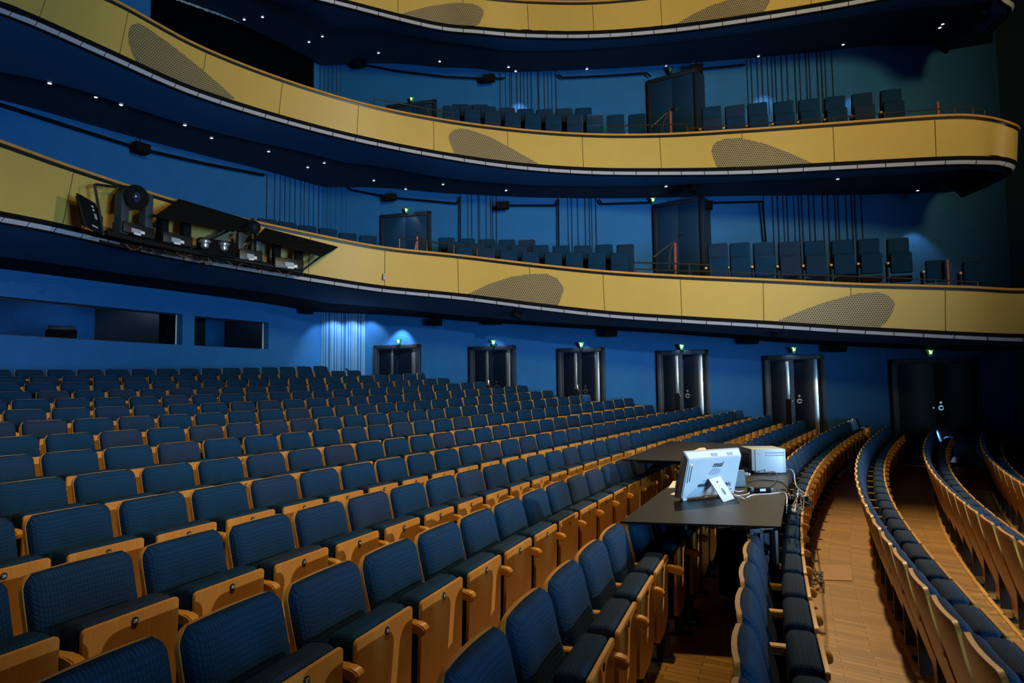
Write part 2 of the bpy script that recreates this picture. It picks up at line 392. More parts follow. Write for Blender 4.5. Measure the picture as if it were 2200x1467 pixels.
def booth(n, Wd, label):
    a0, a1, zt, zb = Wd
    P = lambda a, z, dr: Vector((RWC.x+(RWR+dr)*math.cos(a), RWC.y+(RWR+dr)*math.sin(a), z))
    root = P((a0+a1)/2, zb, 0); e = empty('window_%d' % n, root, 0, label, 'window', kind='structure')
    b = MB(); k = 10; aa = [a0+(a1-a0)*i/k for i in range(k+1)]
    for z in (zt, zb): b.grid([[P(a, z, 0) for a in aa], [P(a, z, .22) for a in aa]], M_wall, False)
    for a in (a0, a1): b.face([P(a, zb, 0), P(a, zt, 0), P(a, zt, .22), P(a, zb, .22)], M_wall)
    under(e, b.build('window_reveal', loc=root))
    g = MB(); g.grid([[P(a, zb, .20) for a in aa], [P(a, zt, .20) for a in aa]], M_glass, True)
    g.grid([[P(a, zb, .206) for a in aa], [P(a, zt, .206) for a in aa]], M_glass, True)
    under(e, g.build('pane', loc=root))
    f = MB()
    for z in (zt-.012, zb+.012): f.grid([[P(a, z-.015, .185) for a in aa], [P(a, z+.015, .185) for a in aa], [P(a, z+.015, .215) for a in aa], [P(a, z-.015, .215) for a in aa]], M_black, False)
    for a in (a0+.0006, a1-.0006): f.tube([P(a, zb, .2), P(a, zt, .2)], .022, M_grey if a < a0+.01 else M_black, 6)
    under(e, f.build('window_frame', loc=root))
    r = MB(); D = 2.6; zl, zh = zb-.5, zt+.45
    q = [P(a0-.012, 0, .23), P(a1+.012, 0, .23), P(a1+.012, 0, D), P(a0-.012, 0, D)]
    for i in (1, 2, 3): r.face([(q[i].x, q[i].y, zl), (q[(i+1) % 4].x, q[(i+1) % 4].y, zl), (q[(i+1) % 4].x, q[(i+1) % 4].y, zh), (q[i].x, q[i].y, zh)], M_wall if i == 2 else M_slate)
    r.face([(p.x, p.y, zl) for p in q], M_blackmat); r.face([(p.x, p.y, zh) for p in q], M_blackmat)
    under(e, r.build('booth_lining', loc=root))
    return P
PB = booth(1, W1, 'long control booth window in the blue rear wall')
booth(2, W2, 'short control booth window right of the long one')
def booth_things():
    def q(px, py, off): return on_wall(px, py, -off)
    z = W1[3]
    pa, pb = q(75, 717, .5), q(262, 736, .5); v = pb-pa; e = empty('booth_desk', (pa+pb)/2, math.atan2(v.y, v.x), 'dark desk with a pale edge just inside the long booth window', 'desk')
    L_ = v.to_2d().length; b = MB(); b.box((0, .25, z+.03-e.location.z), (L_, .5, .03), M_slate, None, .004); b.build('desk_board', e)
    b = MB(); b.box((0, -.005, z+.032-e.location.z), (L_, .012, .035), M_rail, None, .003); b.build('desk_edge', e)
    b = MB(); [b.box((s_*(L_/2-.1), .3, z-.22-e.location.z), (.05, .05, .5), M_black) for s_ in (-1, 1)]; b.build('desk_leg', e)
    p = q(140, 712, .9); p.z = z+.09
    t = empty('booth_console', p, .6, 'low dark console on the booth desk behind glass', 'console')
    b = MB(); b.box((0, 0, .09), (.55, .3, .18), M_blackmat, bev=.01); b.build('console_body', t)
    b = MB(); b.box((0, -.1, .2), (.5, .02, .14), M_black, bev=.004); b.build('screen', t)
    p = q(332, 700, 1.0); t = empty('notice_board', p, .9, 'yellowish gridded sheet pinned up inside the long booth window', 'notice board')
    b = MB(); b.box((0, 0, 0), (.30, .02, .44), M_paper, bev=.003); b.build('sheet', t)
    b = MB(); b.box((0, -.013, 0), (.012, .004, .44), M_slate); [b.box((0, -.013, -.18+.06*i), (.30, .003, .006), M_slate) for i in range(7)]; b.build('grid_lines', t)
    p = q(352, 718, .6); t = empty('booth_screen', p, 1.0, 'tilted dark screen at the right end of the long booth window', 'screen')
    b = MB(); b.box((0, 0, 0), (.06, .34, .5), M_black, Matrix.Rotation(.3, 3, 'Y'), .006); b.build('screen_body', t)
    b = MB(); b.tube([(0, 0, -.2), (.05, 0, -.4)], .015, M_grey); b.build('screen_arm', t)
booth_things()
p = on_wall(200, 690, -1.5); lamp('booth_fill', (p.x, p.y, W1[2]+.3), (p.x, p.y, 0), 10, (.6, .75, 1), 150, .5, .1, 'POINT')  # added fill so the booth interior shows through the glass
p = on_wall(500, 700, -1.5); lamp('booth_fill', (p.x, p.y, W1[2]+.3), (p.x, p.y, 0), 5, (.5, .75, 1), 150, .5, .1, 'POINT')  # same added fill behind the short window
# ------------------------------------------------------------------ balconies
class Balc: pass
def interp(tab, x):
    xs = [t[0] for t in tab]; return [float(np.interp(x, xs, [t[i] for t in tab])) for i in range(1, len(tab[0]))]
def balcony(key, label, ctrl, wallline, lean, joint0, pitch, grilles, f1, dz1, step, innermat, tail=None):
    # ctrl: (px, top y, bottom y, depth)
    top = []; bot = []
    for px, yt, yb, Y in ctrl: top.append(at_y(px, yt, Y))
    plan = [Vector((p.x, p.y, 0)) for p in top]
    for i, (px, yt, yb, Y) in enumerate(ctrl):
        t = (plan[min(i+1, len(plan)-1)]-plan[max(i-1, 0)]).normalized(); n = Vector((t.y, -t.x, 0))   # outward, to the stage
        q = top[i]-n*lean
        # height of the bottom edge so that it meets the seen line
        lo, hi = q.z-3, q.z
        for _ in range(40):
            md = (lo+hi)/2
            if proj((q.x, q.y, md))[1] > yb: lo = md
            else: hi = md
        bot.append(Vector((q.x, q.y, (lo+hi)/2)))
    if tail:
        for dx, dy in tail:
            top.append(top[-1]+Vector((dx, dy, -.02))); bot.append(Vector((bot[-1].x+dx*.97, bot[-1].y+dy*.97, bot[-1].z-.02)))
    N = 10
    T = [Vector(p) for p in catmull(top, N)]; B = [Vector(p) for p in catmull(bot, N)]
    n = len(T); L = [0]
    for i in range(1, n): L.append(L[-1]+(T[i].to_2d()-T[i-1].to_2d()).length)
    nor = []
    for i in range(n):
        t = (T[min(i+1, n-1)]-T[max(i-1, 0)]); t.z = 0; t.normalize(); nor.append(Vector((t.y, -t.x, 0)))
    q = Balc(); q.T, q.B, q.L, q.nor = T, B, L, nor
    pxs = [proj(p)[0] for p in T]
    def s_of(px):
        i = min(range(n-1), key=lambda k: 0 if (pxs[k]-px)*(pxs[k+1]-px) <= 0 else min(abs(pxs[k]-px), abs(pxs[k+1]-px))+1)
        d = pxs[i+1]-pxs[i]; t = 0 if abs(d) < 1e-6 else max(0, min(1, (px-pxs[i])/d)); return L[i]+t*(L[i+1]-L[i])
    def at_s(s):
        i = max(0, min(n-2, int(np.searchsorted(L, s))-1)); t = (s-L[i])/(L[i+1]-L[i]) if L[i+1] > L[i] else 0
        return T[i].lerp(T[i+1], t), B[i].lerp(B[i+1], t), nor[i].lerp(nor[i+1], t).normalized()
    q.s_of, q.at_s = s_of, at_s
    root = T[n//2].copy(); e = empty('balcony', root, 0, label, 'balcony'); q.e = e
    def part(mb, name): return under(e, mb.build(name, loc=root))
    q.part = part
    # panels
    s0 = s_of(joint0); k0 = -int(s0//pitch)-1; js = [s0+k*pitch for k in range(k0, int((L[-1]-s0)//pitch)+2)]
    js = [max(0, min(L[-1], j)) for j in js]; js = sorted(set(js)); g = .006
    for a, b_ in zip(js[:-1], js[1:]):
        if b_-a < .1: continue
        mb = MB(); m = max(2, int((b_-a)/.15)); rows = []
        for off in (0, -.03):
            for v in (0, 1):
                rr = []
                for i in range(m+1):
                    s = a+g+(b_-a-2*g)*i/m; t, bb, nn_ = at_s(s); rr.append((t.lerp(bb, v))+nn_*off)
                rows.append(rr)
        mb.grid([rows[0], rows[1]], M_yel, True); mb.grid([rows[2], rows[3]], M_blackmat, False)
        for k in (0, -1): mb.face([rows[0][k], rows[1][k], rows[3][k], rows[2][k]], M_blackmat)
        part(mb, 'front_panel')
    # substructure seen in joints, top reveal, black band, strip tiles, rail
    def sweep(mb, prof, m, a=0, b_=None, smooth=False):
        # prof: list of (outward, up, base) with base 't' or 'b'
        b_ = L[-1] if b_ is None else b_; k = max(1, int((b_-a)/.12)); rows = []
        for o, u, base in prof:
            rr = []
            for i in range(k+1):
                t, bb, nn_ = at_s(a+(b_-a)*i/k); p = (t if base == 't' else bb)+nn_*o; rr.append(p+Vector((0, 0, u)))
            rows.append(rr)
        mb.grid(rows, m, smooth)
        for k_ in (0, -1):
            if len(prof) > 3: mb.face([r[k_] for r in rows[:-1]] if prof[0] == prof[-1] else [r[k_] for r in rows], m)
    q.sweep = sweep
    mb = MB(); sweep(mb, [(-.04, .05, 't'), (-.04, 0, 't'), (-.05, 0, 'b')], M_blackmat); part(mb, 'panel_backing')
    mb = MB(); sweep(mb, [(-.02, .0, 't'), (-.005, .055, 't'), (-.25, .055, 't')], M_black); part(mb, 'rail_reveal')
    mb = MB(); p = [(.03, .055, 't'), (.045, .075, 't'), (.03, .10, 't'), (-.02, .112, 't'), (-.16, .112, 't'), (-.16, .05, 't'), (.03, .055, 't')]
    sweep(mb, p, M_rail); part(mb, 'wood_rail')
    mb = MB(); sweep(mb, [(-.03, .004, 'b'), (-.015, -.005, 'b'), (-.03, -.075, 'b'), (-.2, -.075, 'b')], M_blackmat); part(mb, 'black_band')
    mb = MB(); tl = .52; k = int(L[-1]/tl)
    for i in range(k): sweep(mb, [(-.03, -.078, 'b'), (-.075, -.142, 'b'), (-.1, -.135, 'b')], M_strip, i*tl+.008, (i+1)*tl-.008)
    part(mb, 'edge_strip_tiles')
    mb = MB(); sweep(mb, [(-.085, -.142, 'b'), (-.09, -.16, 'b'), (-.16, -.16, 'b')], M_blackmat); part(mb, 'strip_lip')
    # soffit to the wall
    st = [T[i] for i in range(0, n, 2)]; r0, r1, r1b, r2, fl = [], [], [], [], []
    K = max(30, int(L[-1]/.4))
    for i in range(K+1):
        t, bb, nn_ = at_s(L[-1]*i/K); p0 = bb-nn_*.14+Vector((0, 0, -.155)); d = -nn_ if not (t.x > 7.5 and nn_.dot(NP) < .9) else -NP; D = min(to_wall(p0, d), 7.5)
        q2 = p0+d*D; pz = q2.copy()
        # height on the wall from the seen soffit line
        lo, hi = p0.z-2.5, p0.z+1.5
        def err(z):
            x_, y_ = proj((q2.x, q2.y, z)); return y_-interp(wallline, x_)[0]
        for _ in range(40):
            md = (lo+hi)/2
            if err(md) > 0: lo = md
            else: hi = md
        zw = max(p0.z-.75, min(p0.z+.5, (lo+hi)/2))
        if t.x > 7.5 and nn_.dot(NP) < .9 and r2: zw = r2[-1].z
        r0.append(p0); a1 = p0+d*D*f1; z1 = zw+dz1; r1.append(Vector((a1.x, a1.y, z1))); r1b.append(Vector((a1.x+d.x*.03, a1.y+d.y*.03, z1+step))); r2.append(Vector((q2.x, q2.y, zw)))
    def smoothz(r, it=8):
        z = [p.z for p in r]
        for _ in range(it): z = [z[0]]+[(z[i-1]+2*z[i]+z[i+1])/4 for i in range(1, len(z)-1)]+[z[-1]]
        for p, v in zip(r, z): p.z = v
    for r in (r1, r1b, r2): smoothz(r)
    q.r0, q.r1, q.r1b, q.r2 = r0, r1, r1b, r2
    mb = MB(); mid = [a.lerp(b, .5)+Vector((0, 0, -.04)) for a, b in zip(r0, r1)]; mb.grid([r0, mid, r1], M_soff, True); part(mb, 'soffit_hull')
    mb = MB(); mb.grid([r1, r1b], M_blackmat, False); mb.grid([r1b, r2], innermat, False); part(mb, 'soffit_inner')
    # deck
    mb = MB()
    d1, d2 = [], []
    for i in range(K+1):
        t, bb, nn_ = at_s(L[-1]*i/K); p = t-nn_*.16; d1.append(Vector((p.x, p.y, t.z-.60))); w_ = r2[i]; d2.append(Vector((w_.x, w_.y, max(t.z-.35, w_.z+.3))))
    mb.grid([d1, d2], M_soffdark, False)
    w1 = [Vector((p.x, p.y, p.z+.72)) for p in d1]; mb.grid([d1, w1], M_blackmat, False)
    part(mb, 'deck'); q.deck = (d1, d2)
    # perforated grilles: columns (px, upper y, lower y)
    for cols in grilles:
        mb = MB(); up, lo, ua, ub = [], [], [], []
        cc = []
        for i in range(len(cols)-1):
            for k in range(6):
                f_ = k/6; cc.append([cols[i][j]+(cols[i+1][j]-cols[i][j])*f_ for j in range(3)])
        cc.append(cols[-1])
        for px, y0, y1 in cc:
            s = s_of(px)
            for _ in range(6):
                t, bb, nn_ = at_s(s); v0 = (y0-proj(t)[1])/(proj(bb)[1]-proj(t)[1]); pm = t.lerp(bb, max(0, min(1, v0)))
                t2, b2, _n = at_s(s+.05); pm2 = t2.lerp(b2, max(0, min(1, v0))); dd = proj(pm2)[0]-proj(pm)[0]
                if abs(dd) > .2: s = max(0, min(L[-1], s+.05*(px-proj(pm)[0])/dd))
            t, bb, nn_ = at_s(s); ht = (t-bb).length
            v0 = max(.02, min(1, (y0-proj(t)[1])/(proj(bb)[1]-proj(t)[1]))); v1 = max(v0, min(1, (y1-proj(t)[1])/(proj(bb)[1]-proj(t)[1])))
            up.append(t.lerp(bb, v0)+nn_*.006); lo.append(t.lerp(bb, v1)+nn_*.006); ua.append((s, -v0*ht)); ub.append((s, -v1*ht))
        mb.grid([up, lo], M_grille, True, uv=[ua, ub]); part(mb, 'perforated_grille')
    return q
B1 = balcony('B1', 'lowest balcony with pale ochre front carrying the lighting rig', [(-170, 262, 400, 7.6), (0, 316, 446, 9.2), (150, 368, 479, 10.7), (350, 432, 529, 12.6), (500, 473, 559, 13.8), (690, 514, 592, 15.0), (827, 539, 613.5, 15.6), (988, 556, 630, 15.75), (1148, 575, 650.5, 15.5), (1308, 591, 668, 15.1), (1473, 601, 679, 14.6), (1650, 609, 689, 14.15), (1843, 618.5, 701, 13.75), (2070, 625, 712.5, 13.2), (2190, 631, 717, 12.7)],
    [(-200, 545), (0, 578), (345, 621), (690, 666), (924, 685), (1040, 694), (1440, 717), (1796, 744), (2000, 750), (2300, 756)], .16, 827, 1.68,
    [[(398, 545, 546), (440, 509, 560), (480, 494, 565), (520, 492, 570), (556, 502, 572), (572, 522, 560), (576, 535, 540)],
     [(1003, 633, 634), (1050, 610, 645), (1100, 594, 655), (1140, 588.5, 660), (1175, 588, 665), (1196, 597, 657), (1207, 611, 633), (1211, 618, 622)],
     [(1668, 690, 691), (1730, 664, 705), (1776, 648, 705), (1843, 630, 705), (1887, 627.5, 706), (1906, 634, 690), (1918, 644, 668), (1922, 650, 655)]],
    .60, .02, .06, M_blackmat, [(.5, -.5), (.35, -.8)])  # matt black rear soffit strip stands in for its shade by the wall
B2 = balcony('B2', 'middle balcony with ochre front and rounded stage end', [(-60, -120, -30, 8.5), (85, -47, 25, 9.8), (240, 8, 98, 11.5), (425, 106, 184, 13.4), (600, 175, 243, 15.0), (770, 227, 289, 16.1), (935, 261, 323, 16.5), (1095, 283, 347, 16.4), (1255, 295, 359, 16.1), (1415, 296, 361, 15.6), (1600, 286, 358, 14.8), (1790, 273, 348, 14.1), (2020, 257, 336, 13.2), (2110, 259, 335, 12.9), (2165, 272, 338, 12.75)],
    [(-200, 150), (0, 210), (286, 296), (570, 367), (741, 395), (875, 412), (990, 420), (1200, 427), (1460, 425), (1640, 420), (1860, 419), (2000, 416), (2160, 402), (2300, 390)], .16, 770, 1.83,
    [[(277, 63, 72), (284, 53, 92), (295, 50, 112), (309, 55, 135), (367, 96, 168), (430, 146, 200), (470, 180, 212), (504, 211, 213)],
     [(963.5, 292, 296), (968, 285, 312), (976, 279, 330), (988, 276, 340), (1009, 279, 345), (1053, 294, 350), (1097, 318, 354), (1130, 336, 356), (1157, 352, 354)],
     [(1529, 322, 326), (1533, 311, 345), (1541, 304, 370), (1561, 297, 370), (1594, 297, 370), (1642, 308, 370), (1695, 328, 365), (1746, 351, 353)]],
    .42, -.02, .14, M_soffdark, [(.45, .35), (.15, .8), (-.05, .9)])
B3 = balcony('B3', 'top balcony with golden ochre front at the upper edge', [(430, -165, -110, 14.2), (600, -105, -42, 15.4), (760, -58, 3, 16.2), (930, -16, 46, 16.5), (1030, -1, 57, 16.45), (1133, 8, 65, 16.4), (1275, 10, 65.5, 16.0), (1430, -4, 54, 15.5), (1593, -26, 32, 14.8), (1778, -60, 2, 14.1), (2000, -110, -38, 13.3), (2100, -120, -38, 12.9), (2160, -105, -15, 12.7)],
    [(300, -20), (375, 2), (673, 104), (740, 116), (900, 142), (1066, 156), (1200, 155), (1470, 138), (1796, 109), (2032, 74), (2156, 40), (2300, 10)], .16, 1133, 1.62,
    [[(865, 29, 31), (920, 14, 50), (960, 8, 60), (989, 6, 60), (1016, 8, 60), (1030, 14, 50), (1039, 22, 30)],
     [(1456, 50, 51), (1490, 30, 60), (1527, 12, 60), (1565, 0, 60), (1610, -8, 60), (1640, -6, 25), (1653, 0, 6)]],
    .42, -.02, .14, M_soffdark, [(.45, .35), (.15, .8)])
# ------------------------------------------------------------------ theatre seats
def shell_hw(z):
    w0 = .246
    if z > .795: return w0-.065+math.sqrt(max(0, .065**2-(z-.795)**2))
    if z < .42: w0 = .246-.03*min(1, (.42-z)/.12)
    if z < .16: return w0-.06+math.sqrt(max(0, .06**2-(.16-z)**2))
    return w0
def back_y(z): return -.012+.205*(min(.66, .86-z)/.66)**1.25*.9
def seat_shell():
    b = MB(); zs = [.86, .857, .848, .833, .815, .795, .74, .66, .58, .50, .42, .36, .30, .24, .19, .155, .125, .108, .102, .10]
    fr, bk = [], []
    us = [-1, -.97, -.6, -.2, .2, .6, .97, 1]
    for z in zs:
        h = shell_hw(z); fr.append([Vector((u*h, back_y(z)-.012*(1-u*u), z)) for u in us]); bk.append([Vector((u*h, back_y(z)-.012*(1-u*u)-.02, z-.003)) for u in us])
    b.grid(fr, M_ply); b.grid(bk, M_ply)
    lo = [r[0] for r in fr]+fr[-1][1:-1]+[r[-1] for r in fr[::-1]]+fr[0][1:-1][::-1]
    lb = [r[0] for r in bk]+bk[-1][1:-1]+[r[-1] for r in bk[::-1]]+bk[0][1:-1][::-1]
    b.grid([lo, lb], M_edge, True, closed=True)
    return b
def seat_backpad():
    b = MB(); n, m = 17, 19; rows = []
    def tt(u): return 1-abs(u)**7
    for j in range(m):
        v = math.sin((j/(m-1)-.5)*PI); z = .44+(.858-.44)*(v+1)/2; r = []
        h = min(shell_hw(min(z, .853))-.004, .241); 
        if z < .50: h -= .0
        for i in range(n):
            u = math.sin((i/(n-1)-.5)*PI); t = .062*math.sqrt(max(0, tt(u)*tt(v)))
            r.append(Vector((u*h, back_y(z)-.012*(1-u*u)+.001+t, z+.012*(t/.06)*max(0, (z-.7)/.16))))
        rows.append(r)
    b.grid(rows, M_fab); return b
def seat_panel():
    b = MB(); w, z0, z1 = .229, .235, .677; o = []
    def arc(cx, cz, r, a0, a1, k=4): return [(cx+r*math.cos(math.radians(a0+(a1-a0)*i/k)), cz+r*math.sin(math.radians(a0+(a1-a0)*i/k))) for i in range(k+1)]
    o += arc(w-.02, z1-.02, .02, 90, 0)+arc(w-.045, z0+.075, .045, 0, -60)+arc(.10, z0+.02, .02, -60, -90)+arc(-.10, z0+.02, .02, -90, -120)+arc(-w+.045, z0+.075, .045, -120, -180)+arc(-w+.02, z1-.02, .02, 180, 90)
    fs = b.prism(o, 'y', -.009, .009, M_ply, bev=.003)
    for v in b.bm.verts: v.co.y += .295-.05*(v.co.z-.677)*-1*(-1 if v.co.z < 0 else 1)*.6
    for f in b.bm.faces:
        if abs(f.normal.y) < .8: f.material_index = b.mi(M_edge)
    return b
def seat_pan():
    b = MB(); n, m = 13, 9; rows = []
    # rounded upholstered block behind the panel
    b.box((0, .222, .475), (.452, .125, .43), M_fab, bev=.035, seg=4)
    for v in b.bm.verts: v.co.y += -.03*(.69-v.co.z)*.6
    return b
def seat_badge():
    b = MB(); k = 20; b.prism([(.0165*math.cos(2*PI*i/k), .0165*math.sin(2*PI*i/k)) for i in range(k)], 'y', 0, .003, M_badge, bev=.0008)
    return b
def seat_arm():
    b = MB(); o = [(.02, .605), (.28, .605), (.318, .603), (.343, .594), (.354, .578), (.352, .560), (.340, .550), (.322, .552), (.302, .562), (.275, .571), (.24, .575), (.02, .575)]
    b.prism(o, 'x', .248, .302, M_arm, bev=.006); return b
def seat_stand():
    b = MB(); b.box((.275, .17, .33), (.030, .16, .46), M_black, bev=.006); b.box((.275, .20, .07), (.05, .06, .14), M_black, bev=.005)
    b.box((.275, .16, .012), (.075, .24, .024), M_black, bev=.006); b.box((0, .12, .36), (.52, .03, .05), M_black, bev=.006); return b
def glyph_mesh(txt, size, m, ext=.0006, shear=0, bold=0):
    cu = bpy.data.curves.new('digits', 'FONT'); cu.body = txt; cu.size = size; cu.align_x = 'CENTER'; cu.align_y = 'CENTER'; cu.extrude = ext; cu.resolution_u = 3; cu.shear = shear; cu.offset = bold
    o = bpy.data.objects.new('digits', cu); COL.objects.link(o); dg = bpy.context.evaluated_depsgraph_get()
    me = bpy.data.meshes.new_from_object(o.evaluated_get(dg)); bpy.data.objects.remove(o); me.materials.clear(); me.materials.append(m); return me
GL = {}
def digits(n):
    if n not in GL: GL[n] = glyph_mesh(str(n), .018, M_white)
    return GL[n]
def seat_proto():
    t = empty('auditorium_chair')
    seat_shell().build('back_shell', t); seat_backpad().build('back_cushion', t); seat_pan().build('seat_cushion', t)
    p = seat_panel().build('seat_panel', t); p['label'] = 'plywood underside of the folded seat'
    seat_arm().build('armrest', t); seat_stand().build('pedestal', t)
    o = seat_badge().build('number_badge', t); o.location = (0, .3045, .642); 
    return t
proto = seat_proto()
protoname = {o.name.split('.')[0]: o for o in proto.children}
ROWNAME = {13: 'back row', 12: 'second row from the back', 11: 'third row from the back', 10: 'fourth row from the back', 9: 'fifth row from the back', 8: 'sixth row from the back', 7: 'seventh row from the back',
 6: 'sixth row left of near table', 5: 'fifth row left of near table', 4: 'fourth row left of near table', 3: 'third row left of near table', 2: 'second row left of near table', 1: 'first row left of near table', 0: 'row under near table',
 -1: 'first row right of tables', -2: 'second row right of tables', -3: 'third row right of tables', -4: 'fourth row right of tables', -5: 'fifth row right of tables'}
cand = []
for r in range(-5, 14):
    for j in range(0, 60):
        a = seat_a(r, j); p = rowpt(r, a, 0, True)
        if p.y < 1.0: break
        px, py = proj(p); dep = p.y
        ok = False
        for dd in ((0, 0, 0), (-.3, 0, 0), (.3, 0, 0), (0, .3, 0), (.35, -.1, -.3), (.3, -.3, -.6)):
            x_, y_ = proj(p+Vector(dd))
            if -10 < x_ < W+10 and -10 < y_ < H+10: ok = True
        if ok: cand.append((dep, r, j, a))
cand.sort()
ANCH = {1: (837, 26), 2: (293, 29), 3: (245.7, 27), 4: (534.5, 24), 5: (529.6, 23)}
num0 = {}
for r, (x, n) in ANCH.items():
    js = [(abs(proj(rowpt(r, seat_a(r, j), -.306, True)-Vector((0, 0, .218)))[0]-x), j) for j in range(60) if rowpt(r, seat_a(r, j)).y > 1.2]
    num0[r] = n-min(js)[1]
seats = cand[:300]; far = cand[300:]
def place(o, r, a):
    p = rowpt(r, a)
    if r == 0 and 4.4 < p.y < 10: p = rowpt(r, a, -.075*min(1, (p.y-4.4)/.8, (10-p.y)/1.))
    o.location = p
    o.rotation_euler = (0, 0, a+PI-PI/2)
first = True
for dep, r, j, a in seats:
    t = proto if first else copy_tree(proto); first = False
    place(t, r, a)
    near = {3: '', 2: ''}
    tag(t, 'navy folding seat, %s from far end, %s' % (ordw(j+1), ROWNAME[r]), 'seat', 'folded theatre seats in the stalls')
    bd = [c for c in t.children if c.name.startswith('number_badge')][0]
    if r in num0 and dep < 11:
        g = bpy.data.objects.new('badge_number', digits(num0[r]+j)); COL.objects.link(g); g.parent = bd; g.location = (0, .0036, 0); g.rotation_euler = (PI/2, 0, PI)
# the smallest, farthest seats
if far:
    b = MB()
    src = []
    for bld in (seat_shell, seat_backpad, seat_pan, seat_panel, seat_arm):
        m_ = bld(); bmesh.ops.recalc_face_normals(m_.bm, faces=m_.bm.faces); src.append(m_)
    V, Fc, Mi, base = [], [], [], 0
    mats = [M_ply, M_edge, M_fab, M_arm]
    geo_v, geo_f = [], []
    for m_ in src:
        m_.bm.verts.index_update(); off = len(geo_v)
        geo_v += [v.co.copy() for v in m_.bm.verts]
        for f in m_.bm.faces: geo_f.append(([v.index+off for v in f.verts], mats.index(m_.mats[f.material_index])))
        m_.bm.free()
    for dep, r, j, a in far:
        M = Matrix.Translation(rowpt(r, a)) @ Matrix.Rotation(a+PI/2, 4, 'Z'); off = len(V)
        V += [M @ v for v in geo_v]; Fc += [[i+off for i in f] for f, k in geo_f]; Mi += [k for f, k in geo_f]
    me = bpy.data.meshes.new('auditorium_chair'); me.from_pydata(V, [], Fc); [me.materials.append(m) for m in mats]
    me.polygons.foreach_set('material_index', Mi); me.polygons.foreach_set('use_smooth', [True]*len(Fc))
    o = bpy.data.objects.new('auditorium_chair', me); COL.objects.link(o); tag(o, 'far rear rows of small folded navy seats', 'seat', 'folded theatre seats in the stalls', 'stuff')
print('SEATS', len(cand), len(far), seats[-1][0])
# ------------------------------------------------------------------ balcony seats
def bal_seat(back=True):
    t = empty('balcony_chair')
    if back:
        b = MB(); b.box((0, 0, .72), (.43, .085, .52), M_fab, Matrix.Rotation(-.12, 3, 'X'), .035, 4); b.build('back_cushion', t)
        b = MB(); b.box((-.0, -.055, .66), (.44, .03, .62), M_blackmat, Matrix.Rotation(-.12, 3, 'X'), .012); b.build('back_shell', t)
    b = MB(); b.box((0, .20, .40), (.43, .11, .46), M_fab, None, .04, 4); b.build('seat_cushion', t)
    b = MB(); b.box((.265, .16, .40), (.055, .20, .05), M_arm, None, .01); b.box((.265, .12, .19), (.03, .14, .38), M_blackmat, None, .008); b.build('armrest', t)
    b = MB(); b.box((0, .1, .06), (.4, .2, .12), M_blackmat); b.build('pedestal', t)
    return t
bproto = bal_seat(); bstool = bal_seat(False); used = {}
def bseat(px, pytop, Y, q, label, group, stool=False, htop=.965):
    p = at_y(px, pytop, Y); src = bstool if stool else bproto
    t = src if id(src) not in used else copy_tree(src); used[id(src)] = 1
    d = Vector((5-p.x, 2-p.y, 0)); 
    i = min(range(len(q.T)), key=lambda k: (q.T[k].x-p.x)**2+(q.T[k].y-p.y)**2); d = q.nor[i]*.75+d.normalized()*.25
    if p.x > 4: d = NP*.8+Vector((-.1, -.2, 0))
    t.location = (p.x, p.y, p.z-(.63 if stool else htop)); t.rotation_euler = (0, 0, math.atan2(d.y, d.x)-PI/2)
    tag(t, label, 'seat', group)
    # plinth so that the seat stands on the deck behind the parapet
    return t
for i, (x, y) in enumerate([(1541.5, 525), (1588.6, 523.5), (1639.6, 522), (1693.5, 521), (1748, 519.5), (1807.6, 517.5), (1865, 515), (1928, 513.5)]):
    bseat(x, y, 15.25-.0009*(x-1541), B1, '%s navy seat from the tall blue door on the lowest balcony right side' % ordw(i+1), 'seats right of the tall door, lowest balcony')
for i, (x, y) in enumerate([(2006, 563), (2085, 565.5)]):
    bseat(x, y, 14.4-.3*i, B1, ['low folded seat beside the red post on the lowest balcony', 'low dark folded seat right of the red post on the lowest balcony'][i], 'low folded seats at the stage end', True)
mid1 = [((411, 110), (560, 117), (711, 122), (855, 125), (1004, 125)), ((474, 142), (632, 155), (790, 158), (946, 165), (1101, 165), (1256, 168), (1416, 168), (1573, 162), (1729, 160)), ((540, 172), (704, 188), (869, 200), (1029, 212), (1196, 217), (1352, 220), (1517, 222), (1685, 220))]
for k, rw in enumerate(mid1):
    for i, (x, y) in enumerate(rw):
        X, Yp = 840+x/3.4375, 480+y/3.4375
        bseat(X, Yp, (18.3, 17.6, 16.9)[k]-.0011*(X-950), B1, '%s navy seat from the left in the %s row of the lowest balcony centre block' % (ordw(i+1), ('back', 'middle', 'front')[k]), 'seats in the centre block, lowest balcony')
for i, (x, y) in enumerate([(574, 472.5), (617, 479), (660, 487), (704, 493), (747, 502.5), (791, 508)]):
    bseat(x, y, 15.6+.006*(x-574), B1, '%s seat top from the left peeping over the lowest balcony rail' % ordw(i+1), 'seat tops along the lowest balcony rail')
mid2 = [((700, 416), (748, 421), (830, 418), (882, 431), (1005, 439), (1128, 446), (1250, 448), (1379, 444), (1508, 439)), ((641, 426), (778, 446), (911, 461), (1042, 470), (1175, 478), (1310, 485), (1450, 482), (1580, 483), (1718, 485), (1858, 480))]
for k, rw in enumerate(mid2):
    for i, (x, y) in enumerate(rw):
        X, Yp = 760+x/3.0556, 90+y/3.0556
        bseat(X, Yp, (18.2, 17.5)[k]-.0011*(X-1000), B2, '%s navy seat from the left in the %s row of the middle balcony centre block' % (ordw(i+1), ('back', 'front')[k]), 'seats in the centre block, middle balcony')
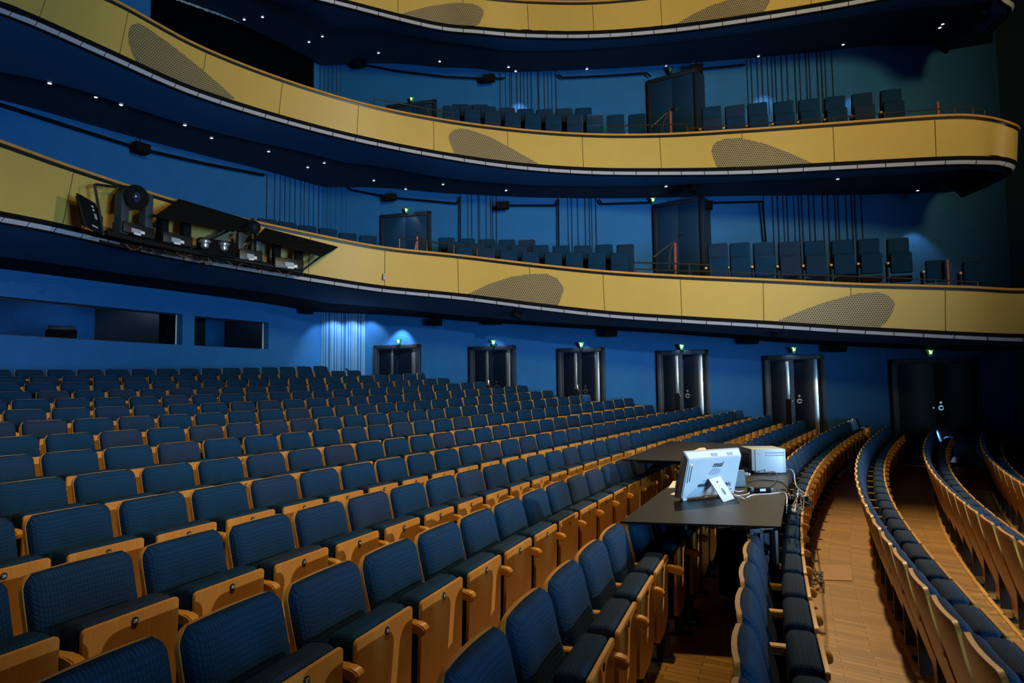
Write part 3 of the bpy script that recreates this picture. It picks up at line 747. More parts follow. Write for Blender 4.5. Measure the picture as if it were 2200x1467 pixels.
for i, (x, y) in enumerate([(255, 178), (400, 170), (540, 155), (701, 145), (858, 132), (1021, 115), (1190, 95), (1369, 72)]):
    X, Yp = 1440+x/2.8947, 170+y/2.8947
    bseat(X, Yp, 15.6-.0016*(X-1528), B2, '%s navy seat from the tall door on the middle balcony right side' % ordw(i+1), 'seats right of the tall door, middle balcony')
# ------------------------------------------------------------------ doors, exit signs, wall details
def frame_at(p):
    n = wall_n(p); return n, Vector((n.y*-1, n.x, 0))*-1      # normal into the room, u to the right as seen
def handle(b, u, z, lever=1):
    k = 18
    def disc(r, uu, zz, y0, y1, m): b.prism([(uu+r*math.cos(2*PI*i/k), zz+r*math.sin(2*PI*i/k)) for i in range(k)], 'y', y0, y1, m, bev=.002)
    disc(.062, u, z, -.075, -.06, M_chrome); disc(.03, u, z, -.085, -.07, M_black); disc(.028, u, z+.125, -.07, -.06, M_chrome)
    b.tube([(u, -.07, z), (u, -.12, z), (u+.03*lever, -.125, z), (u+.14*lever, -.125, z+.005)], .013, M_chrome, 8)
def double_door(n, xl, xr, ytop, zbot, label, plate=True, dark=False):
    pl, pr = on_wall(xl, ytop), on_wall(xr, ytop); c = (pl+pr)/2; wd = (pr-pl).to_2d().length; zt = (pl.z+pr.z)/2; h = zt-zbot
    nrm = wall_n(c); u = Vector((-nrm.y, nrm.x, 0)); rz = math.atan2(u.y, u.x)   # local x right, local -y towards the room
    e = empty('door_%d' % n, (c.x, c.y, zbot), rz, label, 'door', kind='structure')
    fw = .11; b = MB()
    for s_ in (-1, 1): b.box((s_*(wd/2-fw/2), -.05, h/2), (fw, .14, h), M_frame, bev=.008); b.box((s_*(wd/2-fw-.02), -.03, h/2), (.04, .1, h-.1), M_frame, bev=.006)
    b.box((0, -.05, h-fw/2), (wd, .14, fw), M_frame, bev=.008); b.build('door_frame', e)
    iw = wd-2*fw
    for s_ in (-1, 1):
        b = MB(); lw = iw/2-.012; x0 = s_*(iw/4)
        # gently bowed leaf
        rows = []
        for i in range(13):
            xx = x0-lw/2+lw*i/12; y = -.035-.03*math.sin(PI*i/12); rows.append([Vector((xx, y, .01)), Vector((xx, y, h-fw-.01))])
        b.grid(rows, M_door, True); b.face([rows[0][0], rows[0][1], (rows[0][1].x, 0, rows[0][1].z), (rows[0][0].x, 0, .01)], M_door); b.face([rows[-1][0], rows[-1][1], (rows[-1][1].x, 0, rows[-1][1].z), (rows[-1][0].x, 0, .01)], M_door)
        lf = b.build('door_leaf', e)
        hb = MB(); hz = 1.215
        if s_ > 0:
            handle(hb, .10, hz); hb.build('door_handle', lf)
            if plate: pb = MB(); pb.box((lw-.10, -.066, h*.52), (.11, .004, h*.86), M_reflect, bev=.0015); pb.build('reflection_strip', lf)  # metal strip stands in for the downlight's reflection on the leaf
        else:
            hb.tube([(-.12, -.075, hz+.17), (-.10, -.08, hz+.02), (-.07, -.085, hz)], .012, M_chrome, 7); hb.prism([(-.07+.02*math.cos(2*PI*i/12), hz+.02*math.sin(2*PI*i/12)) for i in range(12)], 'y', -.095, -.07, M_chrome); hb.build('door_bolt', lf)
            if plate:
                pb = MB(); pb.box((-.16, -.07, h*.75-.04), (.075, .004, h*.42), M_reflect, bev=.0015); pb.build('reflection_strip', lf)  # narrower strip, again a reflection built as metal
                pb = MB(); pb.box((-.16, -.07, h*.36), (.12, .02, h*.35), M_blackmat, bev=.003); pb.build('kick_plate', lf)
    return c, zt, nrm
def exit_sign(px, py, label, s=1., dim=False):
    p = on_wall(px, py, .16); nrm = wall_n(p); u = Vector((-nrm.y, nrm.x, 0))
    e = empty('exit_sign', p, math.atan2(u.y, u.x), label, 'exit sign', 'green exit signs above the doors')
    b = MB(); b.prism([(-.13*s, .10*s), (.13*s, .10*s), (.05*s, -.16*s), (-.03*s, -.16*s)], 'y', -.02, .05, M_exit if not dim else M_frame, bev=.004); b.build('sign_body', e)
    b = MB(); m = M_exitw if not dim else M_exit
    b.box((-.03*s, -.024, .045*s), (.045*s, .004, .045*s), m); b.box((.0, -.024, .0), (.05*s, .004, .10*s), m, Matrix.Rotation(-.5, 3, 'Y')); b.box((.04*s, -.024, -.045*s), (.03*s, .004, .07*s), m, Matrix.Rotation(.6, 3, 'Y')); b.box((-.02*s, -.024, -.05*s), (.03*s, .004, .07*s), m, Matrix.Rotation(-.2, 3, 'Y')); b.box((.055*s, -.024, .03*s), (.06*s, .004, .022*s), m, Matrix.Rotation(.5, 3, 'Y')); b.build('running_figure', e)
    b = MB(); b.box((0, .09, -.02), (.03, .12, .03), M_frame); b.build('wall_bracket', e)
DOORS = [(1, 806, 905.5, 741, 'leftmost stalls double door with pale lit frame'), (2, 1010, 1109, 743.5, 'second stalls double door from the left'), (3, 1199, 1300, 747.5, 'third stalls double door from the left, near the white seat'),
         (4, 1411, 1522, 752.5, 'fourth stalls double door from the left'), (5, 1639.5, 1769, 763, 'fifth stalls double door, right of centre'), (6, 1910, 2100, 770, 'widest, darkest stalls double door at the stage end')]
for n, xl, xr, yt, lb in DOORS:
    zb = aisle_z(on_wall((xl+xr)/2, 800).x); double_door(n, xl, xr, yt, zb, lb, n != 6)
for i, (x, y) in enumerate([(856, 733), (1060, 735), (1248.5, 740), (1464, 744), (1705, 750), (1998, 756)]):
    exit_sign(x, y, 'green exit sign above the %s stalls door from the left' % ordw(i+1), .62)
exit_sign(873, 451, 'green exit sign above the left door of the lowest balcony', .58)
exit_sign(1402.5, 429, 'green exit sign above the tall door of the lowest balcony', .58)
exit_sign(884, 212.5, 'small lit exit sign low on the wall of the middle balcony', .55)
exit_sign(1440, 149, 'dim green exit sign above the tall door of the middle balcony', .7, True)
# balcony doors (stand proud of the wall)
def balc_door(n, xl, xr, ytl, ytr, zbot, label, hx=None, hy=None, twist=0):
    pl, pr = on_wall(xl, ytl, .05), on_wall(xr, ytr, .05+twist); c = (pl+pr)/2; wd = (pr-pl).to_2d().length; u = (pr-pl); u.z = 0; u.normalize(); zt = (pl.z+pr.z)/2
    e = empty('door_%d' % n, (c.x, c.y, zbot), math.atan2(u.y, u.x), label, 'door', kind='structure'); h = zt-zbot; dz = (pr.z-pl.z)/2
    b = MB(); t_ = .12
    for s_ in (-1, 1): b.box((s_*(wd/2-.05), .0, h/2), (.10, t_, h), M_frame, bev=.006)
    b.box((0, 0, h-.05), (wd, t_, .10), M_frame, bev=.006)
    if twist: b.box((wd/2-.02, twist/2+.05, h/2), (.06, twist+.1, h), M_frame)
    b.build('door_frame', e)
    for s_ in (-1, 1):
        b = MB(); b.box((s_*(wd/4-.05), -.0, h/2-.05), (wd/2-.105, .06, h-.11), M_door2, bev=.006); lf = b.build('door_leaf', e)
        if s_ > 0 and hx:
            hb = MB(); p = on_wall(hx, hy, .1); uu = (p-c).dot(u); k = MB(); handle(k, uu, p.z-zbot)
            for v in k.bm.verts: v.co.y += .03
            k.build('door_handle', lf)
M_door2 = mat('blue door paint', (.004, .030, .085), .42)
balc_door(7, 819, 926, 458, 458.5, on_wall(870, 555).z, 'dark blue left door of the lowest balcony')
balc_door(8, 1404, 1511, 436, 427, on_wall(1455, 600).z, 'tall dark blue door of the lowest balcony with chrome handle', 1468, 510, .45)
balc_door(9, 1391, 1499, 168, 153, on_wall(1445, 300).z, 'tall dark blue door of the middle balcony with chrome handle', 1455, 241, .45)
balc_door(10, 833, 938, 221, 221, on_wall(885, 280).z, 'low dark door panel at the left of the middle balcony')
# slatted acoustic strips on the wall: groups of vertical dark grooves
def grooves(n, xs, y0, y1, label, m=None, wd=.024):
    b = MB(); p0 = on_wall(sum(xs)/len(xs), y0)
    for x in xs:
        p = on_wall(x, (y0+y1)/2); zt, zb = on_wall(x, y0).z, on_wall(x, y1).z; nrm = wall_n(p); u = Vector((-nrm.y, nrm.x, 0))
        w_ = wd*random.uniform(.7, 1.3)
        b.box((p.x+nrm.x*.012, p.y+nrm.y*.012, (zt+zb)/2), (w_, .03, abs(zt-zb)), m or M_slot, Matrix.Rotation(math.atan2(u.y, u.x), 3, 'Z'))
    o = b.build('trim_%d' % n, loc=(p0.x, p0.y, p0.z)); tag(o, label, 'wall slats', kind='structure')
grooves(2, [693, 698, 704, 712, 716, 722, 727, 731, 737, 746, 752, 757, 761, 766, 773, 779, 783], 660, 812, 'pale lit vertical flutes left of the leftmost stalls door', M_rib, .05)
grooves(3, [572, 589, 601, 611, 622, 633, 645, 653, 664, 674, 685, 693, 704, 711, 722, 735, 744], 372, 520, 'thin dark wall grooves at the left of the lowest balcony', None, .012)
grooves(4, [989, 1006, 1014, 1028, 1031, 1045, 1055, 1059, 1067], 415, 545, 'wall grooves between the left door and middle of the lowest balcony')
grooves(5, [1200, 1221, 1229, 1242, 1258, 1267, 1272, 1281], 415, 560, 'wall grooves left of the tall door of the lowest balcony')
grooves(6, [1643, 1662, 1673, 1685, 1693, 1708, 1718, 1725, 1740, 1751, 1770, 1781, 1796, 1803, 1820, 1832, 1839, 1853], 412, 575, 'dark wall grooves behind the right seats of the lowest balcony')
grooves(7, [1075, 1087, 1096, 1100, 1111, 1119, 1126, 1134, 1142, 1156, 1158, 1170, 1178, 1186, 1195], 145, 262, 'wall grooves in the centre of the middle balcony')
grooves(8, [1606, 1615, 1628, 1638, 1650, 1659, 1667, 1680, 1692, 1709, 1719, 1733, 1740, 1757, 1766, 1774, 1789], 105, 245, 'wall grooves behind the right seats of the middle balcony')
grooves(9, [688, 697, 706, 715, 724, 733], 120, 235, 'faint wall grooves right of the black cloth')
# ------------------------------------------------------------------ speakers, conduits, downlights
def speaker(px, py, wpx, hpx, label, off=.35, tilt=0):
    p = on_wall(px, py, off); k = (p-CP).dot(VF)/F; n = wall_n(p); u = Vector((-n.y, n.x, 0)); e = empty('wall_speaker', p, math.atan2(u.y, u.x), label, 'speaker', 'black loudspeakers under the balconies')
    w_, h_ = wpx*k, hpx*k; b = MB(); b.prism([(-w_/2, h_/2), (w_/2, h_/2), (w_/2*.92, -h_/2), (-w_/2*.92, -h_/2)], 'y', -.12, .1, M_blackmat, bev=.012); b.build('cabinet', e)
    b = MB(); b.tube([(0, .05, h_/2), (0, .05, h_/2+.12)], .018, M_black); b.build('bracket', e)
for x, y, a, c, l in [(658, 667, 28, 14, 'black speaker under the lowest balcony near the window'), (937, 692, 24, 15, 'black speaker above and between the first two stalls doors'), (1063, 693, 34, 8, 'flat black speaker above the second stalls door'), (1312, 716, 28, 14, 'black speaker above right of the third stalls door'), (1614, 733, 30, 12, 'flat black speaker left of the fifth stalls door'), (1800, 748, 34, 16, 'black speaker right of the fifth stalls door'),
   (840, 424, 23, 13, 'black speaker above the left door of the lowest balcony'), (1081, 442, 25, 15, 'black speaker on the conduit at the lowest balcony centre'), (1516, 442, 30, 17, 'black speaker by the tall door of the lowest balcony'), (303, 319, 32, 21, 'black speaker on the long conduit at the left of the lowest balcony'),
   (774, 137, 24, 14, 'black speaker at the left end of the middle balcony conduit'), (1051, 169, 25, 14, 'black speaker left of the middle balcony wall grooves'), (1496, 149, 29, 16, 'black speaker above the tall door of the middle balcony')]:
    speaker(x, y, a, c, l, .3)
def conduit(pts, label, r=.026, off=.14):
    P = [on_wall(x, y, off) for x, y in pts]; b = MB()
    Q = []
    for i in range(len(P)-1): Q += [P[i].lerp(P[i+1], k/6) for k in range(6)]
    Q.append(P[-1]); b.tube(Q, r, M_blackmat, 6); o = b.build('conduit', loc=P[0]); tag(o, label, 'conduit', 'black conduits on the balcony walls')
conduit([(-40, 212), (0, 224), (150, 272), (300, 319), (430, 349), (568, 376)], 'long black conduit at the left of the lowest balcony wall', .035)
conduit([(748, 402), (757, 408), (840, 424), (983, 437), (988, 430), (989, 422)], 'conduit through the speaker above the left lowest-balcony door')
conduit([(989, 424), (989, 530)], 'vertical conduit at the left grooves of the lowest balcony', .018)
conduit([(1081, 441), (1196, 441), (1200, 430)], 'conduit right of the lowest balcony centre speaker')
conduit([(1200, 428), (1201, 552)], 'vertical conduit left of the lowest balcony tall door', .018)
conduit([(1287, 428), (1293, 438), (1400, 435)], 'short conduit ending at the tall lowest-balcony door')
conduit([(1516, 436), (1638, 433), (1641, 470), (1646, 525)], 'conduit right of the tall door bending down at the lowest balcony')
conduit([(774, 137), (850, 152), (960, 165), (1051, 169), (1085, 168)], 'long dark conduit on the left middle balcony wall')
conduit([(1200, 160), (1208, 167), (1300, 163), (1388, 157), (1398, 164)], 'black conduit left of the middle balcony tall door')
conduit([(1496, 149), (1601, 139)], 'black conduit right of the middle balcony tall door')
def downlight(q, px, py, inner, label, sz=1):
    src = [(a, b) for a, b in zip(q.r1b if inner else q.r0, q.r2 if inner else q.r1)]
    best = None
    for i in range(len(src)-1):
        for u in range(12):
            f_ = u/12
            for k in range(13):
                p = src[i][0].lerp(src[i+1][0], f_).lerp(src[i][1].lerp(src[i+1][1], f_), k/12); x, y = proj(p); d = (x-px)**2+(y-py)**2
                if best is None or d < best[0]: best = (d, p)
    p = best[1]; e = empty('downlight', p, 0, label, 'downlight', 'small recessed downlights in the balcony soffits'); b = MB(); k = 14
    b.prism([(.075*sz*math.cos(2*PI*i/k), .075*sz*math.sin(2*PI*i/k)) for i in range(k)], 'z', -.03, .02, M_grey, bev=.004); b.build('bezel', e)
    b = MB(); b.prism([(.055*sz*math.cos(2*PI*i/k), .055*sz*math.sin(2*PI*i/k)) for i in range(k)], 'z', -.036, -.028, M_lamp); b.build('lamp_face', e); return p
n_ = 0
DL2 = [(63, 149, 1), (204, 207, 1), (103, 200, 0), (250, 251, 0), (388, 293, 0), (456, 292, 1), (578, 324, 1), (660, 359, 1), (697, 351, 1), (803, 386, 1), (873, 404, 1), (950, 394, 1), (1087, 407, 1), (1430, 421, 0), (1800, 415, 0), (1972, 408, 1)]
for k, (x, y, i) in enumerate(DL2): downlight(B2, x, y, i, '%s downlight from the left under the middle balcony' % ordw(k+1), .6)
DL3 = [(523, 39, 1), (565, 33, 1), (665, 85, 1), (691, 76, 1), (813, 109, 1), (944, 130, 1), (1093, 143, 1), (1108, 150, 1), (1261, 145, 1), (1431, 138, 1), (1630, 116, 1), (1810, 94, 1), (2018, 56, 1), (2027, 53, 1)]
for k, (x, y, i) in enumerate(DL3): downlight(B3, x, y, i, '%s downlight from the left under the top balcony' % ordw(k+1), .6)
# ------------------------------------------------------------------ wall-washing pools of light from the soffit lamps
def washer(px, py, zt_off, power, color=(.8, .9, 1), ang_=70, off=.45):
    p = on_wall(px, py, off); t = on_wall(px, py, .0); t.z -= 1.6; t = t-wall_n(t)*.1
    lamp('soffit_lamp', (p.x, p.y, p.z+zt_off), t, power, color, ang_, .6, .04)
for x, y, pw in [(856, 682, 150), (1060, 702, 34), (1248, 712, 28), (1464, 722, 28), (1700, 735, 22)]: washer(x, y, 0, pw)
for x in (705, 745, 785): washer(x, 676, 0, 45, (.8, .9, 1), 110, .5)
for x, y, pw in [(873, 430, 12), (1108, 185, 40), (1640, 165, 26), (1838, 165, 18), (1965, 462, 22)]: washer(x, y, 0, pw)
for px, py, Y, h, pw in [(1266, 846, 17.9, 1.5, 230), (1827, 902, 16.2, 1.6, 260), (1578, 874, 17.0, 1.5, 80), (1278, 255, 17.2, 1.5, 200), (1085, 238, 18.4, 1.4, 130), (1640, 525, 15.1, 1.4, 80), (1125, 520, 18.3, 1.3, 60)]:
    p = at_y(px, py, Y); lamp('soffit_lamp', (p.x+.25, p.y-.25, p.z+h), p, pw, (1, .93, .85), 26, .4, .03)
# ------------------------------------------------------------------ balcony rails, posts
def tube_rail(name, pts, r, m, label, cat, posts=(), loc=None):
    e = empty(name, pts[0], 0, label, cat); b = MB(); b.tube(pts, r, m, 8); under(e, b.build('top_bar', loc=pts[0]))
    for a, c in posts: b = MB(); b.tube([a, c], r*.8, m, 8); under(e, b.build('post', loc=pts[0]))
    return e
def rail_pts(q, pxs, up=.0, inn=.12):
    out = []
    for px, py in pxs:
        s = q.s_of(px); t, bb, nn = q.at_s(s); p = t-nn*inn; out.append(at_y(px, py, p.y))
    return out
M_bar = mat('bronze bar', (.06, .05, .045), .35, metal=.6)
p = rail_pts(B1, [(858, 512), (920, 519), (975, 526), (1025, 533)]); d_ = Vector((0, 0, -.22)); tube_rail('guard_rail', p, .018, M_bar, 'thin metal guard rail left of centre on the lowest balcony', 'rail', [(p[0], p[0]+d_), (p[2], p[2]+d_), (p[3], p[3]+d_)])
p = rail_pts(B1, [(1360, 564), (1420, 565.5), (1480, 567), (1527, 569)]); tube_rail('guard_rail', p, .018, M_bar, 'thin metal guard rail in front of the tall lowest-balcony door', 'rail', [(p[0], p[0]+d_), (p[2], p[2]+d_), (p[3], p[3]+d_)])
p = rail_pts(B1, [(1365, 578), (1450, 581), (1560, 584), (1680, 589), (1790, 592), (1900, 596), (2010, 601), (2100, 606)]); tube_rail('guard_rail', p, .014, M_bar, 'long low metal rail along the right of the lowest balcony', 'rail', [(x, x-Vector((0, 0, .1))) for x in p])
p = rail_pts(B2, [(804, 212), (860, 222), (920, 234), (972, 243)]); tube_rail('guard_rail', p, .018, M_bar, 'thin metal guard rail left of centre on the middle balcony', 'rail', [(p[0], p[0]+d_), (p[2], p[2]+d_), (p[3], p[3]+d_)])
p = rail_pts(B2, [(1305, 270), (1360, 269), (1420, 268), (1475, 266.5)]); tube_rail('guard_rail', p, .018, M_bar, 'thin metal guard rail in front of the tall middle-balcony door', 'rail', [(p[0], p[0]+d_), (p[2], p[2]+d_), (p[3], p[3]+d_)])
p = rail_pts(B2, [(1478, 276), (1570, 270), (1680, 262), (1790, 253), (1900, 243), (1980, 237), (2050, 231), (2090, 232), (2115, 238)]); tube_rail('guard_rail', p, .016, M_bar, 'long curved metal rail at the stage end of the middle balcony', 'rail', [(x, x-Vector((0, 0, .12))) for x in p])
def stair_rail(q, pts, red, label, Y):
    P = [at_y(x, y, Y) for x, y in pts]; e = empty('stair_rail', P[0], 0, label, 'handrail'); b = MB(); b.tube(P, .022, M_bar, 8); under(e, b.build('handrail', loc=P[0]))
    a, c = at_y(red[0], red[1], Y), at_y(red[2], red[3], Y); b = MB(); b.tube([a, c], .03, M_red, 8); under(e, b.build('red_post', loc=P[0]))
stair_rail(B1, [(1402, 580), (1403, 553), (1444, 520), (1449, 515), (1438, 540), (1437, 580)], (1450, 522, 1451, 588), 'stair handrail with red post before the tall lowest-balcony door', 15.2)
stair_rail(B2, [(1396, 282), (1398, 274), (1432, 242), (1439, 236), (1425, 262), (1424, 284)], (1440, 240, 1441, 286), 'stair handrail with red post before the tall middle-balcony door', 15.9)
stair_rail(B1, [(890, 545), (896, 508), (905, 513), (917, 520), (917, 540)], (896, 508, 896, 545), 'small stair handrail with red post at the lowest balcony left door', 17.0)
for q, x0, y0, y1, Y, l in ((B1, 2035, 558, 604, 14.0, 'slim red post at the stage end of the lowest balcony'), (B2, 2014, 219, 248, 13.7, 'slim red post at the stage end of the middle balcony')):
    b = MB(); a, c = at_y(x0, y0, Y), at_y(x0+2, y1, Y); b.tube([a, c-Vector((0, 0, .3))], .028, M_red, 8); tag(b.build('red_post', loc=a), l, 'post')
# black cloth with torn white top edge on the left middle-balcony wall
def drape():
    e = None; b = MB(); xs = [328+(674-328)*i/24 for i in range(25)]; up, lo = [], []
    for i, x in enumerate(xs):
        yt = -30+134*max(0, (x-300))/374; p = on_wall(x, yt, .10+.03*(i % 2)); up.append(p); q = on_wall(x, 260, .10+.03*(i % 2)); lo.append(Vector((p.x, p.y, q.z)))
    e = empty('black_cloth', up[0], 0, 'large black cloth with a torn white top edge hung on the middle balcony wall', 'cloth')
    b.grid([up, lo], M_drape, True); b.grid([[p-wall_n(p)*.02 for p in up], [p-wall_n(p)*.02 for p in lo]], M_drape, True); under(e, b.build('cloth_sheet', loc=up[0]))
    b = MB(); r1, r2 = [], []
    for i in range(121):
        x = 332+(674-332)*i/120; yt = -30+134*max(0, (x-300))/374; p = on_wall(x, yt, .17); r1.append(p+Vector((0, 0, .02+.02*random.random()))); r2.append(p-Vector((0, 0, .01+.03*random.random())))
    b.grid([r1, r2], M_rag, False); under(e, b.build('torn_edge', loc=up[0]))
drape()
# pale riser panel at the foot of the widest door
b = MB(); pl, pr = at_y(1945, 1010, 15.9), at_y(2150, 1012, 15.4); zt = at_y(2040, 982, 15.6).z
b.box(((pl.x+pr.x)/2, (pl.y+pr.y)/2, (zt+pl.z)/2-.05), ((pr-pl).to_2d().length, .08, zt-pl.z+.1), mat('pale grey blue riser', (.20, .24, .33), .5), Matrix.Rotation(math.atan2(pr.y-pl.y, pr.x-pl.x), 3, 'Z'), .01)
tag(b.build('baseboard_right'), 'pale grey riser board at the foot of the widest door', 'baseboard', kind='structure')
p = at_y(2040, 960, 15.0); lamp('riser_fill', (p.x-.3, p.y-.2, p.z+.35), (p.x, p.y+.6, p.z-.5), 70, (.8, .88, 1), 100, .6, .05)  # unseen fill added to brighten the riser board
# ------------------------------------------------------------------ mixing tables over the seats
ZTAB = -.862+ZC
def table(corners, label, legs, zt=ZTAB):
    P = [at_z(x, y, zt) for x, y in corners]; c = sum(P, Vector())/4; e = empty('table', (c.x, c.y, 0), 0, label, 'table')
    Q = [Vector((p.x-c.x, p.y-c.y, 0)) for p in P]
    b = MB(); b.prism([(q.x, q.y) for q in Q], 'z', zt-.014, zt, M_table, bev=.002); b.build('tabletop', e)
    b = MB()
    for i in range(4):
        a, d = Q[i]*.80, Q[(i+1) % 4]*.80; m_ = (a+d)/2; v = d-a; b.box((m_.x, m_.y, zt-.045), (v.length, .03, .03), M_blackmat, Matrix.Rotation(math.atan2(v.y, v.x), 3, 'Z'))
    b.build('apron', e)
    for q, zf in legs(Q): b = MB(); b.tube([(q.x, q.y, zt-.05), (q.x, q.y, zf)], .028, M_black, 8); b.prism([(q.x+.09*math.cos(2*PI*i/14), q.y+.09*math.sin(2*PI*i/14)) for i in range(14)], 'z', zf, zf+.02, M_black); b.build('leg', e)
    return P, e
T1C = [(1333, 1120), (1677, 1131), (1697, 1018), (1487, 1006)]
T1P, T1 = table(T1C, 'near black mixing table carrying the white computer', lambda Q: [(Q[1]*.9, .0), (Q[2]*.9, .02), (Q[0]*.45, .03), (Q[3]*.5, .05)])
T2P, T2 = table([(1336, 987), (1590, 993), (1612, 955), (1440, 947)], 'far black mixing table behind the white computer', lambda Q: [(Q[1]*.85, .1), (Q[2]*.8, .1), (Q[3]*.5, .15)], ZTAB+.09)
# dark steel frame hanging at the right front of the near table
p = at_z(1655, 1133, ZTAB-.03); b = MB(); Rz = Matrix.Rotation(.1, 3, 'Z')
for q, sz in (((0, 0, -.16), (.03, .03, .30)), ((.0, .0, -.03), (.16, .03, .03)), ((-.07, 0, -.10), (.03, .03, .16)), ((.05, .05, -.14), (.03, .12, .03)), ((-.02, 0, -.17), (.12, .03, .03))): b.box(q, sz, M_slate, Rz, .003)
o = b.build('table_bracket'); o.location = p-Vector((.04, -.06, 0)); tag(o, 'dark steel bracket frame under the right front of the near table', 'bracket')
# black case on the floor under the near table
p = at_z(1628, 1300, .06); e = empty('equipment_case', (p.x, p.y+.25, .03), .35, 'black equipment case on the floor under the near table', 'case')
b = MB(); b.box((0, 0, .27), (.24, .42, .54), M_blackmat, None, .012); b.build('case_body', e); b = MB(); b.box((-.1, -.212, .47), (.02, .006, .04), M_chrome); b.box((.08, -.212, .47), (.02, .006, .04), M_chrome); b.build('case_latch', e)
# ------------------------------------------------------------------ all-in-one computer seen from behind
def computer():
    BL = at_z(1452, 1076, ZTAB); dirx = Vector((.888, .46, 0)).normalized(); nb = Vector((dirx.y, -dirx.x, 0))   # nb: back normal towards the viewer
    wd, ht = .572, .375; tilt = math.radians(17)
    c = BL+dirx*wd/2; e = empty('computer', c, math.atan2(dirx.y, dirx.x), 'white all-in-one computer on the near table, seen from behind', 'computer')
    R = Matrix.Rotation(tilt, 3, 'X')       # lean towards local -y (the back)
    off = Vector((0, 0, .022))
    def tr(b):
        for v in b.bm.verts: v.co = R @ v.co+off
        return b
    # local: x along width, y: -y is the back side, z up the screen
    b = MB(); b.box((0, .012, ht/2), (wd, .022, ht), M_grey, None, .008); tr(b).build('screen_bezel', e)
    b = MB(); y0, y1 = 0, -.045
    o1 = [(-wd/2+.004, .004), (wd/2-.004, .004), (wd/2-.004, ht-.004), (-wd/2+.004, ht-.004)]; o2 = [(-wd/2+.016, .014), (wd/2-.012, .014), (wd/2-.012, ht-.045), (-wd/2+.016, ht-.045)]
    A = [(x, y0, z) for x, z in o1]; B_ = [(x, y1, z) for x, z in o2]
    for i in range(4): b.face([A[i], A[(i+1) % 4], B_[(i+1) % 4], B_[i]], M_pcw if i == 2 else M_pc)
    b.face(B_, M_pc)
    bmesh.ops.remove_doubles(b.bm, verts=b.bm.verts, dist=1e-6); rb = bmesh.ops.bevel(b.bm, geom=list(b.bm.edges), offset=.006, segments=2, affect='EDGES')
    tr(b).build('rear_cover', e)
    yb = y1-.001
    b = MB()
    for x0, x1, z in ((-.03, .03, ht-.032), (.13, .19, ht-.034)):
        t = .6; b.box(((x0+x1)/2, -.026, z+.004), (x1-x0, .006, .026), M_grey, Matrix.Rotation(-.78, 3, 'X'))
    k = 22; b.prism([(.022+.055*math.cos(2*PI*i/k)+(.012 if math.sin(2*PI*i/k) > 0 else -.012)*.5, .215+.03*math.sin(2*PI*i/k)) for i in range(k)], 'y', yb-.001, yb+.001, M_grey)
    tr(b).build('vent_grille', e)
    b = MB(); b.box((-.235, yb, .215), (.022, .012, .15), M_white, None, .003); b.box((-.231, yb-.006, .215), (.008, .004, .13), M_slate); tr(b).build('drive_slot', e)
    b = MB(); b.box((-.085, yb, .108), (.085, .003, .022), M_slate); b.box((-.05, yb-.001, .126), (.018, .003, .014), M_slate); b.box((-.07, yb, .148), (.04, .002, .005), M_grey); b.box((-.09, yb, .088), (.055, .002, .004), M_grey); b.box((-.055, yb, .084), (.008, .002, .007), M_slate); tr(b).build('rating_label', e)
    b = MB(); b.box((.18, yb, .10), (.085, .004, .045), M_grey, None, .002)
    for x, z, w_ in ((.15, .10, .008), (.163, .108, .012), (.175, .10, .014), (.19, .108, .008), (.2, .095, .008), (.163, .092, .012)): b.box((x, yb-.003, z), (w_, .004, .012), M_slate)
    tr(b).build('port_panel', e)
    me = glyph_mesh('msi', .062, M_slate, .0008, .35, .0012); g = bpy.data.objects.new('maker_mark', me); COL.objects.link(g); g.parent = e
    g.matrix_local = Matrix.Translation(off) @ R.to_4x4() @ Matrix.Translation((.035, yb-.001, .272)) @ Matrix.Rotation(PI/2, 4, 'X'); g.scale = (1.15, .95, 1)
    # prop stand
    b = MB(); o = []
    AN = sorted([2*PI*i/20 for i in range(20)]+[math.atan2(a_, b_) % (2*PI) for a_, b_ in ((.14, .064), (.14, -.064), (-.085, .064), (-.085, -.064))]); hole = [(.014*math.cos(q_), .085+.035*math.sin(q_)) for q_ in AN]
    ring = []
    for a in AN:
        ca, sa = math.cos(a), math.sin(a)
        t = min([.064/abs(ca) if abs(ca) > 1e-6 else 9, (.14/sa if sa > 1e-6 else 9), (-.085/sa if sa < -1e-6 else 9)]); ring.append((t*ca, .085+t*sa))
    for y in (-.004, .004): b.grid([[Vector((x, y, z)) for x, z in hole], [Vector((x, y, z)) for x, z in ring]], M_pcw, False, closed=True)
    b.grid([[Vector((x, -.004, z)) for x, z in hole], [Vector((x, .004, z)) for x, z in hole]], M_pcw, True, closed=True)
    b.grid([[Vector((x, -.004, z)) for x, z in ring], [Vector((x, .004, z)) for x, z in ring]], M_pcw, False, closed=True)
    top = R @ Vector((.02, -.05, .165))+off; foot = Vector((.05, top.y-.115, .004)); v = (top-foot); L = v.length
    X = Vector((1, 0, 0)); Z = v.normalized(); Y = Z.cross(X).normalized(); X = Y.cross(Z)
    Mx = Matrix((X, Y, Z)).transposed()
    for vv in b.bm.verts: vv.co = Mx @ Vector((vv.co.x, vv.co.y, vv.co.z*L/.225))+foot
    b.build('prop_stand', e)
    b = MB(); q = foot+Z*(L*.80); b.prism([(.008*math.cos(2*PI*i/12), .008*math.sin(2*PI*i/12)) for i in range(12)], 'y', -.006, -.0045, M_red)
    for vv in b.bm.verts: vv.co = Mx @ vv.co+q
    b.build('red_sticker', e)
    b = MB(); b.box((-.225, -.02, .011), (.045, .03, .022), M_white, None, .004); b.box((.20, -.02, .011), (.045, .03, .022), M_white, None, .004); b.box((0, -.02, .016), (.04, .012, .012), M_white); b.build('rubber_foot', e)
computer()
def at_t(px, py, z=0): return at_z(px, py, ZTAB+z)
